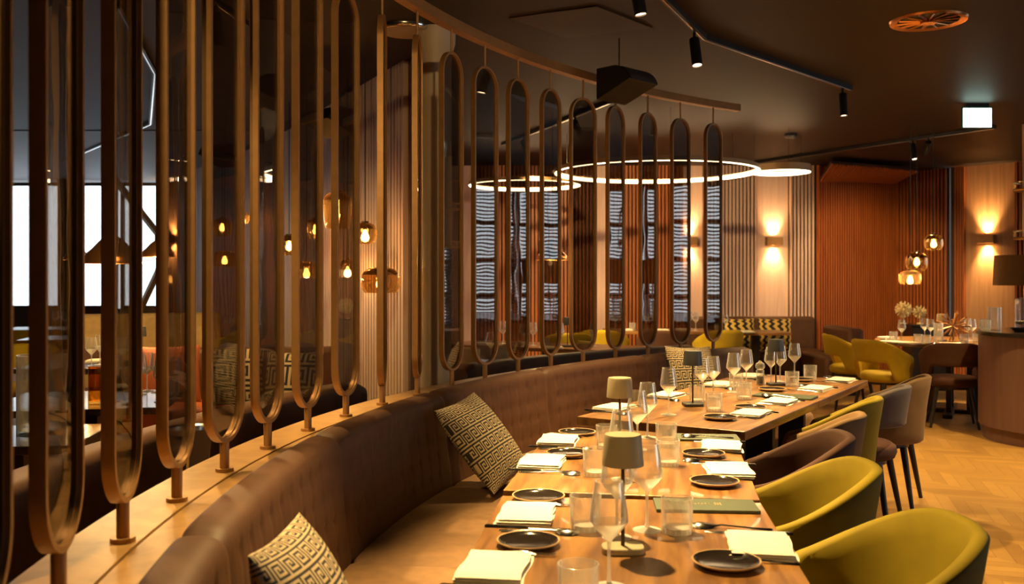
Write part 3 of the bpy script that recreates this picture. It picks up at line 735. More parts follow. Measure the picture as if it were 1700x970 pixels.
def menu(c, rz, L, Wd, label):
    e = empty('menu_folder', c, rz, label, 'menu', 'green menu folders')
    m = MB(); m.box((0, 0, 0.005), (L, Wd, 0.010)); m.build('cover', M['menu'], e, smooth=0, bevel=0.002)
    m = MB(); z = 0.0103
    for i, w in enumerate((0.006, 0.004, 0.007, 0.005, 0.004)):
        m.box((-0.028+i*0.0095, 0.004 if i % 2 else 0.0, z), (w, 0.007, 0.0006)); m.box((-0.028+i*0.0095, 0.010, z), (w*0.6, 0.002, 0.0006))
    for i in range(3):
        for j in range(3): m.box((0.028+i*0.007, -0.006+j*0.009, z), (0.005, 0.0055 if (i+j) % 2 else 0.008, 0.0006))
    m.build('gold_emblem', M['gold'], e, smooth=0); return e
menu(P(1171, 843), -R_(4.5), 0.285, 0.135, 'dark green menu folder with gold marks lying on the first table')
menu(P(1174, 729), -R_(6), 0.25, 0.135, 'dark green menu folder lying at the far end of the second table')
menu(P(1303, 659.5), -R_(32.7), 0.32, 0.15, 'dark green menu folder lying across the joint of the third table')
e = empty('pepper_mill', P(1262, 639), 0, 'clear acrylic pepper mill among the glasses on the fourth table', 'mill')
MB().lathe([(1e-4, 0.0), (0.026, 0.0), (0.027, 0.01), (0.022, 0.05), (0.024, 0.085), (0.020, 0.092), (1e-4, 0.092)], 24).build('body', M['tumbler'], e)
MB().cyl(0.019, 0.006, 0.050, 20).build('peppercorn_fill', M['pepper'], e)
MB().lathe([(1e-4, 0.092), (0.014, 0.092), (0.026, 0.102), (0.029, 0.116), (0.024, 0.130), (0.012, 0.137), (0.008, 0.145), (1e-4, 0.147)], 24).build('knob', M['tumbler'], e)

# ------------------------------------------------------------------ round table by the bar and its setting
e = empty('round_table', (4.56, 9.72, 0), 0, 'large round wooden table beside the curved bar counter', 'table')
MB().lathe([(1e-4, 0.715), (0.70, 0.715), (0.735, 0.728), (0.735, 0.745), (0.73, 0.75), (1e-4, 0.75)], 64).build('tabletop', M['table'], e)
for k in range(4):
    a = pi/4+k*pi/2+0.3; m = MB(); m.box((0.22*cos(a), 0.22*sin(a), 0.37), (0.13, 0.05, 0.69), a); m.build('pedestal', M['black'], e, smooth=0, bevel=0.004)
    m = MB(); m.box((0.24*cos(a), 0.24*sin(a), 0.02), (0.50, 0.09, 0.04), a); m.build('foot', M['black'], e, smooth=0, bevel=0.004)
RG = 'round table settings'
for px, py, lab in [(1497, 568, 'wine glass at the left of the round table'), (1545, 566, 'wine glass behind the tumblers of the round table'), (1607, 564, 'wine glass left of its neighbour behind the bronze starburst'),
                    (1614, 566, 'wine glass right of the bronze starburst on the round table'), (1535, 564, 'wine glass at the back of the round table')]:
    place('wine_glass', wine, P(px, py), 0, lab, 'glass', 'stemmed wine glasses')
for px, py, lab in [(1483, 565, 'amber-lit tumbler leftmost on the round table'), (1524, 570, 'tumbler in the middle of the round table, left one'), (1538, 571.5, 'tumbler in the middle of the round table, right one'), (1601, 570, 'tumbler in front of the bronze starburst'), (1622, 569, 'tumbler near the bar on the round table')]:
    place('tumbler', tumb, P(px, py), 0, lab, 'glass', 'cut glass tumblers')
for i, (px, py, rz, lab) in enumerate([(1480, 569, 0.3, 'cream napkin leftmost on the round table'), (1512, 571.5, 0.5, 'cream napkin second from the left on the round table'), (1580, 572.2, 1.4, 'cream napkin at the front of the round table, behind the mauve chair'), (1474, 562, 0.2, 'cream napkin at the back left of the round table')]):
    place('napkin', nap[i], P(px, py), rz, lab, 'napkin', 'folded napkins')
place('side_plate', plate_me, P(1473, 566.2), 0, 'black side plate at the left of the round table', 'plate', 'black side plates')
place('side_plate', plate_me, P(1549, 572.6), 0, 'black side plate at the front of the round table', 'plate', 'black side plates')
def starburst(c, rad, mm, n, label, rr=0.006, stem=None):
    m = MB(); rnd = random.Random(n)
    for k in range(n):
        zz = 1-2*(k+0.5)/n; t = k*2.39996; r = sqrt(1-zz*zz); d = Vector((r*cos(t), r*sin(t), zz))
        m.tube([d*0.012, d*rad*0.55, d*rad], [rr*0.4, rr, rr*1.25], 6)
    m.lathe([(1e-4, -0.022), (0.016, -0.014), (0.022, 0), (0.016, 0.014), (1e-4, 0.022)], 14)
    e = empty('starburst_ornament', c, 0, label, 'ornament', 'metal starburst ornaments')
    m.build('rays', mm, e)
    if stem: MB().cyl(0.006, -stem, 0.0, 8).cyl(0.04, -stem, -stem+0.01, 20).build('stand', mm, e)
    return e
starburst(P(1582, 569)+Vector((0, 0, 0.171)), 0.16, M['bronze'], 26, 'dark bronze starburst ornament standing on the round table', 0.007, 0.17)
# decanter / clear vases on the round table
def vase(name, loc, r, h, m_, label, cat='vase', foot=True):
    t = 0.004
    o = place(name, MB().lathe([(1e-4, 0), (r, 0), (r, h), (r-t, h), (r-t, 0.02), (1e-4, 0.02)], 36).mesh(name, m_, 40), loc, 0, label, cat); return o
vase('glass_vase', P(1558, 570), 0.045, 0.20, M['tumbler'], 'clear cylinder vase in the middle of the round table')
# sideboard with ornaments behind the round table
sb = empty('sideboard', (5.22, 11.75, 0), R_(-8), 'low black sideboard against the mahogany slats', 'sideboard')
MB().box((0, 0, 0.43), (0.46, 0.40, 0.74)).build('body', M['blackwood'], sb, smooth=0, bevel=0.004)
MB().box((0, 0, 0.812), (0.50, 0.44, 0.024)).build('top', M['stone'], sb, smooth=0, bevel=0.003)
for s in (-1, 1):
    d_ = MB().box((s*0.113, -0.207, 0.43), (0.218, 0.014, 0.70)).build('door', M['blackwood'], sb, smooth=0, bevel=0.002); MB().cyl(0.008, 0, 0.02, 10, T=Matrix.Rotation(pi/2, 4, 'X'), c=(s*0.02, -0.214, 0.45)).build('knob', M['brass'], d_)
MB().box((0, 0, 0.03), (0.40, 0.34, 0.06)).build('plinth', M['black'], sb, smooth=0)
starburst(PD(1500, 514, 11.70), 0.105, M['palegold'], 60, 'larger gold starburst ornament on the black sideboard', 0.007, 0.179)
starburst(PD(1527, 518, 11.72), 0.085, M['palegold'], 44, 'smaller gold starburst ornament on the black sideboard', 0.007, 0.149)
table_lamp(P(1563, 566), M['lampgrey'], 'small sage grey table lamp at the back of the round table')

# ------------------------------------------------------------------ curved bar counter at the right edge
bc = empty('bar_counter', (4.80, 8.05, 0), 0, 'curved mauve-brown bar counter with black top at the right edge', 'counter')
def cap_poly(r, L, n=40, a=R_(35)):
    pts = [(r*cos(t), r*sin(t)) for t in [pi/2+pi*k/n for k in range(n+1)]]+[(L, -r), (L, r)]
    return [(x*cos(a)-y*sin(a), x*sin(a)+y*cos(a)) for x, y in pts]
MB().prism(cap_poly(0.665, 1.55, a=R_(-12)), 0.0, 0.12).build('plinth', M['counter'], bc)
MB().prism(cap_poly(0.70, 1.6, a=R_(-12)), 0.12, 0.905).build('body', M['counter'], bc)
MB().prism(cap_poly(0.72, 1.62, a=R_(-12)), 0.905, 0.940).build('top', M['stone'], bc, bevel=0.003)
BT = 0.940
# drum-shade lamp on the bar
lp = empty('table_lamp', (4.59, 8.36, BT), 0, 'large brown drum-shade lamp standing on the bar counter', 'lamp')
MB().cyl(0.09, 0, 0.015, 30).build('base', M['brass'], lp)
MB().lathe([(1e-4, 0.015), (0.075, 0.015), (0.078, 0.02), (0.078, 0.26), (0.070, 0.275), (0.03, 0.285), (1e-4, 0.285)], 30).build('glass_body', M['tumbler'], lp)
MB().cyl(0.010, 0.285, 0.45, 12).build('pole', M['brass'], lp)
MB().lathe([(0.255, 0.395), (0.245, 0.665), (0.241, 0.665), (0.251, 0.395), (0.255, 0.395)], 48).build('lamp_shade', M['shade'], lp)
MB().box((0, 0, 0.45), (0.49, 0.006, 0.006)).box((0, 0, 0.45), (0.006, 0.49, 0.006)).build('spider', M['brass'], lp, smooth=0)
fb = empty('flower_arrangement', (4.34, 7.98, BT), 0, 'low bowl of white and gold flowers on the bar counter', 'flowers')
MB().lathe([(1e-4, 0), (0.04, 0), (0.075, 0.035), (0.07, 0.035), (0.04, 0.008), (1e-4, 0.008)], 28).build('bowl', M['black'], fb)
rnd = random.Random(4)
for k in range(9):
    a, r = rnd.uniform(0, 6.28), rnd.uniform(0.0, 0.055); c = Vector((r*cos(a), r*sin(a), 0.055+rnd.uniform(0, 0.03)))
    m = MB()
    for j in range(8):
        t = 2*pi*j/8; d = Vector((cos(t), sin(t), 0.5)).normalized(); s_ = Vector((-sin(t), cos(t), 0))*0.012
        m.add([c, c+d*0.025+s_, c+d*0.042, c+d*0.025-s_, c+Vector((0, 0, -0.004))+d*0.02], [(0, 1, 2, 3), (0, 3, 4), (0, 4, 1), (1, 4, 2), (2, 4, 3)])
    m.build('flower', M['white'] if k % 2 else M['gold'], fb)
vase('glass_vase', (4.28, 8.28, BT), 0.055, 0.20, M['tumbler'], 'clear hurricane vase under the drum lamp shade on the bar')
place('tumbler', tumb, (4.16, 8.20, BT), 0, 'tumbler on the bar counter, left one of two', 'glass', 'cut glass tumblers')
place('tumbler', tumb, (4.27, 8.45, BT), 0, 'tumbler on the bar counter, right one of two', 'glass', 'cut glass tumblers')
# hanging brass shelf above the bar
sh = empty('hanging_shelf', (5.20, 9.35, CEIL), 0, 'brass shelf rack hanging from the ceiling over the bar', 'shelf')
MB().box((0, 0, -0.585), (0.12, 0.12, 1.17)).build('post', M['columnp'], sh, smooth=0, bevel=0.003)
for z in (2.285-CEIL, 1.80-CEIL):
    m = MB(); m.lathe([(1e-4, -0.012), (0.16, -0.012), (0.165, 0.0), (0.16, 0.012), (1e-4, 0.012)], 40, (0, 0, z)); m.build('shelf', M['brass'], sh)
    m = MB(); m.tube([(0.158*cos(2*pi*k/40), 0.158*sin(2*pi*k/40), z+0.075) for k in range(40)], 0.005, 6, closed=True)
    for k in range(8): m.tube([(0.158*cos(k*pi/4), 0.158*sin(k*pi/4), z+0.01), (0.158*cos(k*pi/4), 0.158*sin(k*pi/4), z+0.075)], 0.004, 6)
    m.build('rail', M['brass'], sh)

# ------------------------------------------------------------------ ceiling fittings
def track(pts, label, h=0.035):
    m = MB(); pts = [Vector(p) for p in pts]
    for a, b_ in zip(pts[:-1], pts[1:]):
        d = b_-a; c = (a+b_)/2; m.box((c.x, c.y, CEIL-h/2), (d.length+0.03, 0.036, h), math.atan2(d.y, d.x))
        m.box((c.x, c.y, CEIL-h-0.002), (d.length, 0.010, 0.004), math.atan2(d.y, d.x), 1)
    return tag(m.build('lighting_track', [M['black'], M['steel']], smooth=0), label, 'track', 'lighting tracks')
TRK = [(2.72, 7.52), (1.22, 5.93), (0.845, 5.13), (-0.10, 3.02)]
track(TRK, 'black lighting track on the ceiling above the dining tables, with a bend')
track([P(1650, 213, CEIL-0.03).xy, P(1255, 271, CEIL-0.03).xy], 'straight black lighting track on the ceiling in front of the ring lamps')
def spot(p, to, power, label, angle=55, lens=True, size=0.03, L=0.16):
    """track spotlight hanging below p, aimed at to"""
    top = Vector((p[0], p[1], CEIL-0.036)); e = empty('track_spotlight', top, 0, label, 'spotlight', 'black track spotlights')
    d = (Vector(to)-(top-Vector((0, 0, 0.06)))).normalized(); rot = d.to_track_quat('-Z', 'Y').to_matrix().to_4x4()
    MB().cyl(0.010, -0.06, 0.0, 10).build('stem', M['black'], e)
    b = MB().lathe([(1e-4, 0.02), (0.030, 0.02), (0.032, 0.015), (0.032, -L), (0.028, -L), (0.028, -L+0.012), (1e-4, -L+0.012)], 28, T=Matrix.Translation((0, 0, -0.06)) @ rot).build('body', M['black'], e)
    MB().lathe([(1e-4, -L+0.008), (0.0275, -L+0.008)], 24, T=Matrix.Translation((0, 0, -0.06)) @ rot).build('lens', M['lens'], e)
    if power: lamp('spot_beam', 'SPOT', tuple(top+Vector((0, 0, -0.06))+d*(L+0.012)), power, WARM, size, angle, 0.6, to)
    return e
def on(t, seg): a, b_ = Vector(TRK[seg]), Vector(TRK[seg+1]); q_ = a.lerp(b_, t); return (q_.x, q_.y)
spot(P(1153, 52, CEIL-0.03).xy, (1.25, 5.2, 0.75), 250, 'black track spotlight hanging by the bend of the track', 75)
spot(P(1399, 146, CEIL-0.03).xy, (2.75, 7.3, 0), 150, 'black track spotlight at the far end of the bent track', 80)
spot(on(0.25, 2), (0.95, 4.5, 0.75), 270, 'black track spotlight above the third table', 75)
spot(on(0.62, 2), (0.48, 3.30, 0.75), 330, 'black track spotlight above the second table', 48)
spot(on(0.97, 2), (0.32, 2.15, 0.75), 330, 'black track spotlight above the first table', 74)
spot(P(1515, 232, CEIL-0.03).xy, (4.5, 9.7, 0.75), 360, 'left one of two spotlights on the straight track', 60)
spot(P(1541, 228, CEIL-0.03).xy, (4.95, 13.3, 0.55), 130, 'right one of two spotlights on the straight track', 70)
# floor and sill lights hang on a third track out of the picture, over the aisle and over the lounge
track([(3.2, 2.2), (4.3, 7.2)], 'lighting track above the aisle beside the chairs, above the picture')
spot((3.88, 5.3), (3.0, 5.6, 0), 170, 'aisle spotlight nearer the camera', 85)
spot((4.235, 6.9), (3.3, 7.3, 0), 230, 'aisle spotlight farther from the camera', 85)
track([(-1.9, 1.9), (-1.6, 5.6)], 'lighting track above the lounge sofa behind the panels')
spot((-1.85, 2.6), (-1.0, 2.7, 0.8), 90, 'lounge spotlight nearest the camera', 75)
spot((-1.88, 2.2), (-2.75, 6.6, 1.55), 170, 'added lounge spotlight aimed at the copper domes', 22)  # added lamp, puts warm light on the copper
spot((-1.74, 3.9), (-1.05, 3.5, 0.85), 190, 'lounge spotlight over the curved sofa', 75)
spot((-1.65, 5.2), (-1.9, 7.4, 0.7), 70, 'added lounge spotlight brightening the ribbed wall', 80)  # added lamp, washes the slats to brighten them
track([(-0.9, -1.6), (1.6, -1.6)], 'added unseen track behind the camera for the fill spotlights')  # unseen track, added to carry the fill spotlights
spot((-0.35, -1.6), (-0.72, 3.9, 1.8), 170, 'added fill spotlight behind the camera aimed at the panels, left one', 34)  # added fill, brightens the panel frames from the camera side
spot((0.9, -1.6), (0.3, 5.8, 1.9), 40, 'added fill spotlight behind the camera aimed at the far panels', 32)  # added weak fill on the far frames
spot((0.35, -1.6), (0.26, 2.25, 0.92), 75, 'added fill spotlight behind the camera aimed at the first table', 17)  # added fill on the lamp shade and glasses
track([P(835, 241, CEIL-0.03).xy, P(1012, 171, CEIL-0.03).xy], 'lighting track behind the panel row, partly hidden by the loudspeaker')
spot(P(869, 226, CEIL-0.03).xy, (0.9, 11.3, 0.75), 210, 'spotlight on the track behind the panel row, left one', 70)
spot(P(955, 193, CEIL-0.03).xy, (1.9, 12.2, 0.9), 260, 'added wash spotlight on the track behind the panel row, right one', 80)  # added lamp, brightens the far slats and chairs
# ceiling vent
vt = empty('ceiling_vent', P(1541, 34, CEIL), 0, 'round copper-edged ventilation outlet in the ceiling', 'vent')
MB().lathe([(0.175, -0.004), (0.215, -0.012), (0.222, 0.0), (0.175, 0.0)], 48).build('rim', M['copper'], vt)
m = MB()
for k in range(14):
    a = 2*pi*k/14; m.box((0.105*cos(a), 0.105*sin(a), -0.006), (0.14, 0.016, 0.006), a, M=Matrix.Rotation(a, 4, 'Z') @ Matrix.Rotation(R_(25), 4, 'X'))
m.build('vanes', M['copper'], vt, smooth=0); MB().cyl(0.045, -0.020, 0.0, 24).build('hub', M['copper'], vt)
MB().lathe([(1e-4, -0.0015), (0.176, -0.0015)], 40).build('duct', M['black'], vt)
# access panel in the ceiling
hp = [P(940, 62, CEIL), P(1083, 45, CEIL), P(990, 9, CEIL), P(845, 29, CEIL)]
o = MB().loops([[p for p in hp], [p-Vector((0, 0, 0.006)) for p in hp]]).build('trim_5', M['hatch'], smooth=0); struct(o)
# smoke detector
sd = empty('smoke_detector', P(1313, 222, CEIL), 0, 'small dark smoke detector on the ceiling near the ring lamps', 'detector')
MB().lathe([(1e-4, -0.05), (0.05, -0.05), (0.07, -0.03), (0.07, 0.0), (1e-4, 0.0)], 24).build('body', M['black'], sd)
MB().cyl(0.01, -0.056, -0.05, 10, (0.03, 0, 0)).build('indicator', M['steel'], sd)
# round plate fitting left of the column
cp = empty('ceiling_disc', (-0.66, 5.78, CEIL), 0, 'wide flat dark disc fixed to the ceiling left of the column', 'fitting')
MB().lathe([(1e-4, -0.03), (0.15, -0.03), (0.162, -0.018), (0.162, 0), (1e-4, 0)], 40).build('plate', M['columnp'], cp)
MB().lathe([(0.150, -0.0305), (0.158, -0.026), (0.166, -0.012), (0.166, -0.002)], 40).build('edge_ring', M['steel'], cp)
# exit sign
es = empty('exit_sign', (PD(1621, 196, 8.3).x, 8.3, CEIL), 0, 'glowing green-white emergency exit sign hanging from the ceiling', 'sign')
zs = PD(1621, 196, 8.3).z-CEIL
MB().box((0, 0, -0.012), (0.20, 0.05, 0.045)).build('bracket', M['black'], es, smooth=0)
MB().box((0, 0, zs+0.005), (0.262, 0.030, 0.19)).build('housing', M['signgreen'], es, smooth=0, bevel=0.002)
for s in (-1, 1): MB().box((0, s*0.017, zs), (0.25, 0.006, 0.168)).build('lit_panel', M['sign'], es, smooth=0)
# wall sconces
def sconce(c, nrm, label, power=42, group='up and down wall lights'):
    nrm = Vector(nrm).normalized(); rz = math.atan2(nrm.y, nrm.x)+pi/2
    e = empty('wall_sconce', c, rz, label, 'wall lamp', group)
    m = MB()
    for s in (-1, 1): m.box((s*0.107, -0.065, 0), (0.006, 0.09, 0.11))
    m.box((0, -0.107, 0), (0.22, 0.006, 0.11)); m.box((0, -0.02, 0), (0.22, 0.02, 0.11)); m.build('body', M['bronze'], e, smooth=0)
    MB().box((0, -0.006, 0), (0.07, 0.012, 0.07)).build('wall_plate', M['black'], e, smooth=0)
    MB().box((0, -0.065, 0), (0.20, 0.072, 0.02)).build('light_source', M['bulb'], e, smooth=0)
    for s in (-1, 1):
        pz = Vector(c)+nrm*0.062+Vector((0, 0, s*0.045))
        lamp('sconce_beam', 'SPOT', tuple(pz), power, (1, 0.58, 0.22), 0.03, 78, 0.9, tuple(pz+Vector((0, 0, s))-nrm*0.30))
    return e
sconce((bx(1143), YB, 1.905), (0, -1, 0), 'bronze wall light on the pale bay seen between the last panels')
sconce((bx(1283), YB, 1.905), (0, -1, 0), 'bronze wall light on the smooth rose panel left of the mahogany niche')
q0, q1 = Vector((6.30, 12.96)), Vector((6.72, 12.48)); qm = q0.lerp(q1, 0.46); dd = (q1-q0).normalized()
sconce((qm.x, qm.y, 1.93), (dd.y, -dd.x, 0), 'bronze wall light on the golden wood panel at the right', 75)
sconce((-5.25, 14.50, 2.0), (0.05, -1, 0), 'wall light beside the lounge windows, seen behind the copper domes')
# ring lamps
def ring_lamp(c, rad, label, hgt=0.042, th=0.020):
    e = empty('ring_lamp', c, 0, label, 'pendant lamp', 'hanging ring lamps'); n = 96
    MB().lathe([(rad, 0), (rad, hgt), (rad-th, hgt), (rad-th+0.004, hgt-0.002), (rad-0.006, 0.002), (rad-0.006, 0), (rad, 0)], n).build('housing', M['housing'], e)
    hd = hgt*0.75 if hgt < 0.05 else hgt*0.45
    MB().lathe([(rad-th-0.004, hd), (rad-th-0.004, -0.004), (rad-0.003, -0.004), (rad-0.003, -0.001), (rad-th+0.002, 0.0), (rad-th, hd), (rad-th-0.004, hd)], n).build('diffuser', M['ringglow'], e)
    for k in range(3):
        a = 0.5+2*pi*k/3; MB().cyl(0.0018, hgt, CEIL-c[2], 6, ((rad-0.01)*cos(a), (rad-0.01)*sin(a), 0)).build('suspension_wire', M['black'], e)
    return e
ring_lamp((1.46, 9.48, 2.47), 1.03, 'large glowing ring lamp hanging behind the last panels')
ring_lamp((2.855, 9.90, 2.52), 0.30, 'small glowing ring lamp right of the large ring', 0.075, 0.03)
ring_lamp((0.15, 11.0, 2.49), 0.66, 'glowing ring lamp farther back, left of the large ring')
# speaker
def speaker(c, rz, label):
    e = empty('speaker', c, rz, label, 'speaker', 'black ceiling speakers')
    lo = []
    for x in (-0.145, 0.145): lo.append([(x, 0.11, 0.10), (x, -0.02, 0.10)]+[(x, -0.02-0.11*sin(t)*1.0-0.02*t, 0.10-0.10*(1-cos(t))*1.0) for t in [0.2*k for k in range(1, 9)]]+[(x, 0.11, -0.10)])
    MB().loops(lo).build('cabinet', M['black'], e, bevel=0.004)
    m = MB(); pts = [(-0.02-0.11*sin(t)-0.02*t, 0.10-0.10*(1-cos(t))) for t in [0.2*k for k in range(0, 9)]]
    m.loops([[(x, y-0.004, z) for y, z in pts] for x in (-0.132, 0.132)], closed_loop=False); m.build('grille', M['grille'], e)
    MB().cyl(0.004, 0.095, CEIL-c[2], 10, (0, 0.04, 0)).build('bracket', M['ceiling'], e); return e
speaker(PD(1036, 141, 6.0), R_(44), 'black loudspeaker hanging from the ceiling in front of the panel row')
speaker(PD(548, 203, 7.0), R_(-35), 'black loudspeaker under the lounge ceiling beside the tall pendant')
speaker(PD(370, 258, 8.6), R_(-25), 'black loudspeaker hanging over the lounge')

# ------------------------------------------------------------------ glass pendant lamps
SHAPES = {  # profiles (radius, height from the shade's middle), scaled by the shade radius
    'globe': [(0.30, 0.92), (0.62, 0.80), (0.88, 0.52), (1.0, 0.12), (0.97, -0.28), (0.84, -0.62), (0.62, -0.84)],
    'wide': [(0.22, 0.66), (0.60, 0.60), (0.88, 0.40), (1.0, 0.10), (0.98, -0.22), (0.88, -0.50), (0.78, -0.62)],
    'tall': [(0.26, 1.28), (0.66, 1.16), (0.92, 0.84), (1.0, 0.40), (0.98, -0.20), (0.90, -0.80), (0.80, -1.22)]}
def glass_pendant(c, r, shape, label, power=7, group='smoked glass pendant lamps'):
    e = empty('glass_pendant', c, 0, label, 'pendant lamp', group)
    pr = [(a*r, z*r) for a, z in SHAPES[shape]]; m = MB()
    # smooth the profile
    pts = []
    for i in range(len(pr)-1):
        p0, p1, p2, p3 = pr[max(i-1, 0)], pr[i], pr[i+1], pr[min(i+2, len(pr)-1)]
        for k in range(5):
            t = k/5; f = lambda a, b_, c_, d_: 0.5*(2*b_+(c_-a)*t+(2*a-5*b_+4*c_-d_)*t*t+(3*b_-a-3*c_+d_)*t**3)
            pts.append((f(p0[0], p1[0], p2[0], p3[0]), f(p0[1], p1[1], p2[1], p3[1])))
    pts.append(pr[-1]); h = len(pts)*2//5
    m.lathe(pts[:h+1], 32, mi=0); m.lathe(pts[h:], 32, mi=1); m.build('lamp_shade', [M['smoketop'], M['smoke']], e, 60)
    zt_ = pr[0][1]
    MB().lathe([(1e-4, zt_+0.012), (pr[0][0]*1.02, zt_+0.008), (pr[0][0]*1.02, zt_-0.004), (0.016, zt_-0.006), (0.016, zt_-0.05), (1e-4, zt_-0.05)], 20).build('socket', M['black'], e)
    if shape == 'tall': bp = [(1e-4, 0.0), (0.012, -0.004), (0.013, -0.02), (0.013, -1.15*r), (0.006, -1.22*r), (1e-4, -1.23*r)]
    else: bp = [(1e-4, 0.0), (0.010, -0.004), (0.012, -0.015), (0.026, -0.042), (0.030, -0.060), (0.022, -0.080), (1e-4, -0.088)]
    MB().lathe([(a, z+zt_-0.05) for a, z in bp], 16).build('bulb', M['bulb'], e)
    MB().cyl(0.004, zt_+0.01, CEIL-c[2], 6).build('cord', M['black'], e)
    if power: lamp('pendant_glow', 'POINT', (c[0], c[1], c[2]-0.05*r), power, (1, 0.55, 0.2), 0.02)
    return e
for px, py, D, wpx, sh_, lab in [
    (369, 378, 10.0, 33, 'globe', 'globe-shaped glass pendant over the far lounge, upper one of the pair'),
    (373, 430, 9.6, 40, 'wide', 'wide glass pendant over the far lounge, lower one of the pair'),
    (403, 362, 10.6, 22, 'globe', 'small glass pendant beside the pair over the far lounge'),
    (480, 408, 8.2, 38, 'globe', 'round glass pendant in front of the ribbed lounge wall, left of the middle'),
    (509, 448, 7.8, 40, 'wide', 'low wide glass pendant in front of the ribbed lounge wall'),
    (523, 380, 8.0, 26, 'tall', 'narrow glass pendant behind the tall cylinder pendant'),
    (560, 350, 6.3, 48, 'tall', 'tall cylinder glass pendant, highest of the lounge cluster'),
    (606, 388, 6.6, 40, 'globe', 'bright globe glass pendant beside the edge-on panel'),
    (577, 440, 7.2, 26, 'wide', 'small low glass pendant below the tall cylinder pendant'),
    (632, 466, 5.9, 66, 'wide', 'large flat glass pendant hanging lowest beside the column')]:
    glass_pendant(PD(px, py, D), wpx/2/FPX*D, sh_, lab, 12)
for px, py, D, wpx, sh_, lab in [
    (1550, 403, 9.6, 30, 'tall', 'glass pendant over the round table, highest of three'),
    (1522, 435, 9.5, 35, 'globe', 'glass pendant over the round table, middle of three'),
    (1511, 461, 9.3, 36, 'wide', 'glass pendant over the round table, lowest of three')]:
    glass_pendant(PD(px, py, D), wpx/2/FPX*D, sh_ if sh_ != 'tall' else 'globe', lab, 120, 'three glass pendants over the round table')
# copper dome pendants
def dome(c, r, label):
    e = empty('dome_pendant', c, 0, label, 'pendant lamp', 'copper dome pendants')
    pr = [(0.03, 0.70), (0.18, 0.68), (0.42, 0.55), (0.66, 0.36), (0.86, 0.24), (0.97, 0.14), (1.0, 0.0), (0.985, 0.0), (0.95, 0.13), (0.84, 0.22), (0.64, 0.33), (0.40, 0.51), (0.03, 0.66)]
    MB().lathe([(a*r, z*r*1.45) for a, z in pr], 40).build('lamp_shade', M['copper'], e, 60)
    MB().cyl(0.022, 0.98*r, 0.98*r+0.05, 16).build('socket', M['black'], e)
    MB().lathe([(1e-4, 0.1*r), (0.03, 0.16*r), (0.03, 0.3*r), (1e-4, 0.42*r)], 16).build('bulb', M['bulb'], e)
    MB().cyl(0.004, 0.98*r+0.05, CEIL-c[2], 6).build('cord', M['black'], e)
    lamp('dome_glow', 'POINT', (c[0], c[1], c[2]-0.02), 12, WARM, 0.03); return e
dome(PD(186, 438, 6.6), 0.20, 'large copper dome pendant in front of the bright windows')
dome(PD(128, 432, 7.4), 0.105, 'small copper dome pendant left of the large dome')
dome(PD(262, 427, 7.0), 0.125, 'copper dome pendant right of the large dome')
dome(PD(917, 432, 8.6), 0.15, 'dark copper dome pendant seen behind the panels near the ring lamp')

# ------------------------------------------------------------------ the lounge behind the panels
def curved_sofa(label, r_back, a0, a1, top=0.85, mats=('leather', 'leather'), outward=True):
    e = empty('curved_sofa', arc((a0+a1)/2, r_back+0.3), 0, label, 'sofa'); L = -Vector(e.location)
    bp = densify(rounded([(0, 0.06), (0, top), (-0.15, top), (-0.13, 0.06)], [0.02, 0.05, 0.06, 0.02], 5), 0.05)
    o = swept_cushion('backrest', bp, r_back, a0, a1, M[mats[0]], e, n=40, pinch=0.03); o.location = L
    sp2 = densify(rounded([(-0.155, 0.16), (-0.155, 0.45), (-0.66, 0.45), (-0.66, 0.16)], [0.02, 0.03, 0.05, 0.03], 5), 0.08)
    o = swept_cushion('seat', sp2, r_back, a0, a1, M[mats[1]], e, n=30); o.location = L
    o = arc_strip(r_back+0.01, r_back+0.60, 0.0, 0.16, a0-0.5, a1+0.5, 30).build('plinth', M['black'], e); o.location = L
    return e
curved_sofa('dark brown curved lounge sofa, its back to the panels near the camera', 6.22, 183, 155.5, mats=('leather', 'orangeleather'))
curved_sofa('dark brown curved sofa behind the far panels, right of the column', 6.24, 145.9, 122.5, mats=('leather', 'leather'))
def straight_sofa(c, rz, L, label, m1, m2, top=0.85, name='lounge_sofa', depth=0.75):
    e = empty(name, (c[0], c[1], 0), rz, label, 'sofa')
    MB().box((0, depth/2-0.09, (top+0.12)/2), (L, 0.18, top-0.12)).build('backrest', M[m1], e, bevel=0.04)
    MB().box((0, -0.07, 0.31), (L, depth-0.22, 0.30)).build('seat', M[m2], e, bevel=0.04)
    MB().box((0, 0, 0.08), (L-0.06, depth-0.1, 0.16)).build('plinth', M['black'], e, smooth=0); return e
straight_sofa((-2.10, 7.12), R_(8), 1.5, 'brown lounge sofa with cognac seat before the ribbed wall', 'leather', 'orangeleather')
straight_sofa((-3.62, 9.3), R_(-155), 1.3, 'beige high-backed lounge sofa near the windows', 'beige', 'beige', 1.06)
straight_sofa((3.22, 12.40), 0, 1.75, 'brown banquette against the rose slatted wall', 'leather', 'leather', 0.88, 'wall_banquette')
straight_sofa((3.93, 11.55), R_(-90), 0.95, 'brown banquette end beside the mahogany niche', 'leather', 'leather', 0.80, 'wall_banquette', 0.5)
def pil(me, c, rz, lean, label):
    o = inst('throw_pillow', me); o.matrix_world = Matrix.Translation(Vector(c)) @ Matrix.Rotation(rz, 4, 'Z') @ Matrix.Rotation(R_(lean), 4, 'X'); return tag(o, label, 'pillow')
pil(pil_big, PD(388, 626, 6.86), R_(14), -16, 'large black and cream key pillow on the lounge sofa with cognac seat, left one')
pil(pil_big, PD(486, 632, 6.84), R_(-6), -16, 'large black and cream key pillow on the lounge sofa with cognac seat, right one')
pil(pil_plain, PD(282, 622, 6.66), R_(24), -16, 'plain cognac orange pillow at the left end of the lounge sofa')
